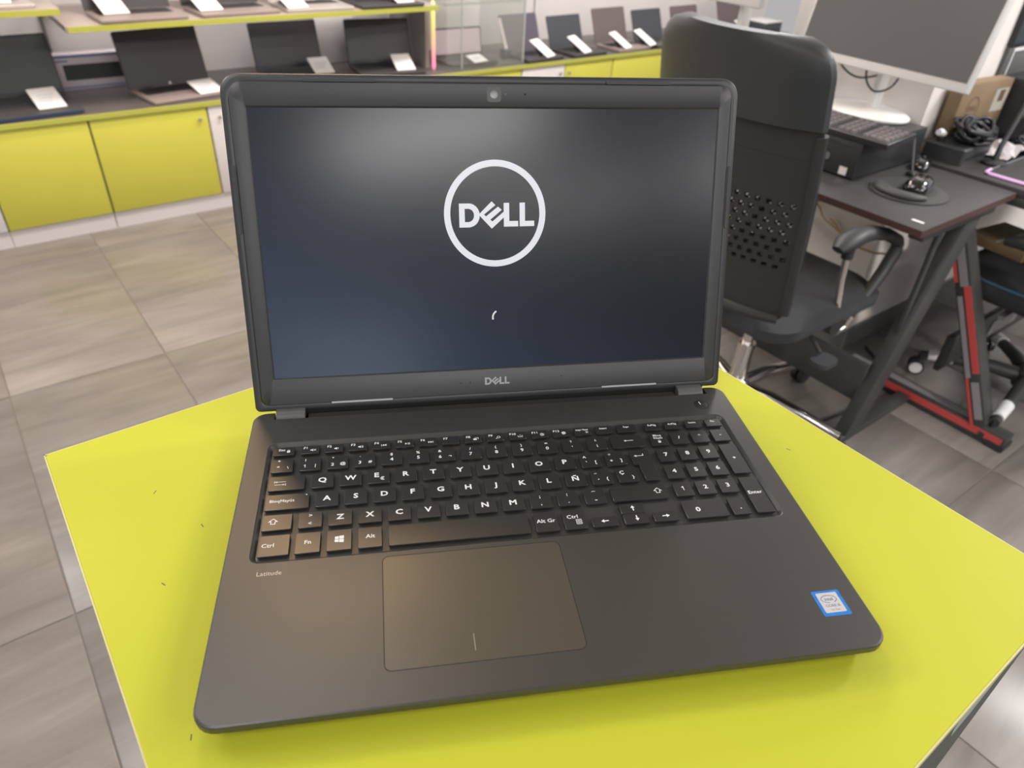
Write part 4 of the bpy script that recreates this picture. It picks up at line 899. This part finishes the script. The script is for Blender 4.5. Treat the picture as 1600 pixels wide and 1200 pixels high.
pr_ = thing('plug', 'white plug end sticking out of the coiled black cables', 'plug', 2.275, .850, .7995)
MB().tube([(0, 0, .02), (-.02, .0, .028), (-.035, .0, .030)], [.011, .012, .009], 10).build('plug_body', M['white_plastic'], pr_); MB().prism(rr(-.012, .012, -.01, .01, .004, 2), 0, .02).build('plug_base', M['blk'], pr_)
pp = MB(); rn = random.Random(4); nx = 9
V = [(i*.025, j*.021, .006+rn.uniform(0, .016)+(.012 if 2 < i < 6 else 0)) for i in range(nx) for j in range(7)]
pp.add(V, [(i*7+j, (i+1)*7+j, (i+1)*7+j+1, i*7+j+1) for i in range(nx-1) for j in range(6)])
pp.add([(x, y, z-.002) for x, y, z in V], [(i*7+j, i*7+j+1, (i+1)*7+j+1, (i+1)*7+j) for i in range(nx-1) for j in range(6)])
po = pp.build('crumpled_paper', M['paper'], None, smooth=0); place(po, 2.42, .695, .7505); tag(po, 'crumpled white paper on the second desk under tangled cables', 'paper')
ri = thing('carton_riser', 'dark flat box under the brown cardboard carton', 'box', 2.315, .885, .7505, R(-1)); MB().box(.14, .305, -.030, .028, 0, .0485).build('case', M['blk'], ri, bevel=.003)
ct = thing('cardboard_carton', 'brown cardboard carton with a round printed logo on the second desk', 'carton', 2.34, .862, .7995, R(-4))
MB().box(0, .285, 0, .045, 0, .152).build('carton_body', M['carton'], ct, bevel=.002)
MB().box(.012, .275, .002, .043, .152, .1535).build('top_flap', M['carton'], ct)
mb = wordmark(0); mb.strip([(-.5+36.3*math.cos(R(a)), 119.0+36.9*math.sin(R(a))) for a in range(0, 360, 10)], 4.7, 0, True)
mb.xf(Matrix.Translation((.085, -.0006, .078)) @ Matrix.Rotation(PI/2, 4, 'X') @ Matrix.Scale(.0009, 4) @ Matrix.Translation((.5, -119, 0))); mb.build('printed_logo', M['carton_ink'], ct, smooth=0)
MB().box(.20, .275, -.0007, 0, .055, .125).build('label', M['tape'], ct)
MB().box(.225, .255, -.0011, 0, .085, .12).build('label_print', M['carton_ink'], ct)
ba = thing('boom_arm', 'black diagonal boom arm rising to the right in front of the carton', 'stand', 2.37, .712, .7505)
MB().lathe([(.0, 0), (.035, 0), (.035, .008), (.012, .014)], 20).build('stand_base', M['blk'], ba)
MB().tube([(0, 0, .01), (.0, 0, .05), (.17, .03, .215), (.34, .05, .38)], [.010, .008, .008, .007], 12).build('arm', M['blk_soft'], ba)
MB().tube([(.09, .02, .13), (.16, .02, .125), (.22, .03, .14)], .010, 10).build('cable_grip', M['blk'], ba)
tw = thing('computer_tower', 'black upright computer at the right image edge behind tangled cables', 'computer', 2.64, .785, .7505)
MB().box(0, .38, -.03, .10, .006, .20).build('case', M['blk'], tw, bevel=.004); MB().box(-.002, .002, -.02, .09, .03, .17).build('front_panel', M['blk_soft'], tw)
for x in (.03, .35): MB().box(x, x+.02, -.02, .09, 0, .0065).build('foot', M['rubber'], tw)
rp = thing('lit_mouse_mat', 'dark mouse mat with glowing pink rim on the second desk', 'mouse mat', 2.245, .315, .7505)
MB().prism(rr(0, .80, 0, .372, .012, 4), 0, .004).build('mat', M['desk'], rp)
gl = MB().tube([(.012, .20, .005), (.004, .22, .005), (.002, .30, .005), (.003, .355, .005), (.012, .368, .005), (.05, .371, .005)], .0042, 8); gl.build('glowing_rim', M['glow_pink'], rp)
MB().tube([(.05, .371, .005), (.30, .372, .005)], .0028, 6).build('clear_rim', M['lens'], rp)
MB().tube([(.004, .02, .005), (.004, .10, .005)], .0042, 8).build('glowing_rim', M['glow_pink'], rp)
MB().box(-.008, .03, .115, .19, .0, .012).build('control_box', M['blk'], rp, bevel=.002)
bs = thing('wall_screen', 'dark blue-black wall screen at the top right corner', 'screen', 2.66, .905, 1.03)
MB().box(0, .9, 0, .012, 0, .5).build('housing', M['blk'], bs, bevel=.002); MB().box(.01, .89, -.001, .002, .01, .49).build('panel', mat('blue_black_panel', (.012, .018, .028), .3), bs)
pf = thing('white_picture_frame', 'white framed grey panel on the wall under the dark screen', 'frame', 2.665, .905, .905)
MB().box(0, .30, .002, .012, 0, .120).build('backing', M['mon_screen'], pf)
for b_ in ((.03, .30, -.002, .010, .108, .118), (.03, .038, -.002, .010, .0, .108), (.292, .30, -.002, .010, 0, .108)): MB().box(*b_).build('frame_bar', M['white_plastic'], pf)
# ------------------------------------------------------------------ second chair, only partly in view at the right
c2 = thing('swivel_chair', 'black swivel chair with blue piping and white-capped base legs behind red desk leg', 'chair', 2.50, .37, 0)
st_ = MB(); st_.loft([[(x, y, z) for x, y in rr(-.26+q, .26-q, -.20+q, .30-q, .14, 8)] for q, z in ((.05, .375), (.01, .39), (0, .41), (0, .445), (.025, .47), (.07, .478))]); st_.build('seat', M['fabric'], c2, smooth=60)
pth = [(x, y, .452) for x, y in rr(-.258, .258, -.198, .298, .14, 8)]; MB().tube(pth+[pth[0]], .005, 6).build('piping', M['piping'], c2)
MB().prism(rr(-.12, .12, -.14, .14, .03, 3), .345, .376).build('seat_pan', M['blk'], c2)
MB().bar((-.15, .1, .36), (-.24, .1, .355), .02, .012).build('lever', M['grey_strip'], c2)
MB().cyl((0, 0, .11), (0, 0, .35), .022, n=14).build('gas_lift', M['blk'], c2)
star_base(c2, .335, R(187), M['steel_black'], M['white_plastic'], M['white_plastic'])
bk = MB(); L = []
for z, hw, q in ((.55, .14, 0), (.58, .20, 0), (.8, .23, -.02), (1.0, .22, -.04), (1.12, .17, -.05)): L.append([(x, y+q-.24, z) for x, y in rr(-hw, hw, -.035, .035, .03, 4)])
bk.loft(L); bk.build('backrest', M['fabric'], c2, smooth=60); MB().bar((0, -.10, .36), (0, -.25, .36), .06, .014).bar((0, -.255, .35), (0, -.255, .62), .06, .014, (0, 1, 0)).build('back_bracket', M['blk'], c2)
fb = thing('cardboard_box', 'flat tan cardboard box lying on the seat of the swivel chair', 'box', 2.41, .53, .4785, R(-8))
MB().box(0, .20, 0, .19, 0, .035).build('box_body', M['carton'], fb, bevel=.002)
MB().box(.001, .199, .09, .10, .035, .0356).build('tape_strip', M['tape'], fb)
for s_ in (-1, 1):
    a_ = MB().tube([(s_*.29, -.12, .60), (s_*.29, -.05, .615), (s_*.29, .10, .615), (s_*.29, .17, .60)], [.014, .024, .024, .014], 12).build('armrest', M['blk_soft'], c2, smooth=60)
    MB().tube([(s_*.29, 0, .60), (s_*.29, 0, .42), (s_*.24, 0, .37), (s_*.10, 0, .36)], .014, 10).build('arm_post', M['blk'], a_)
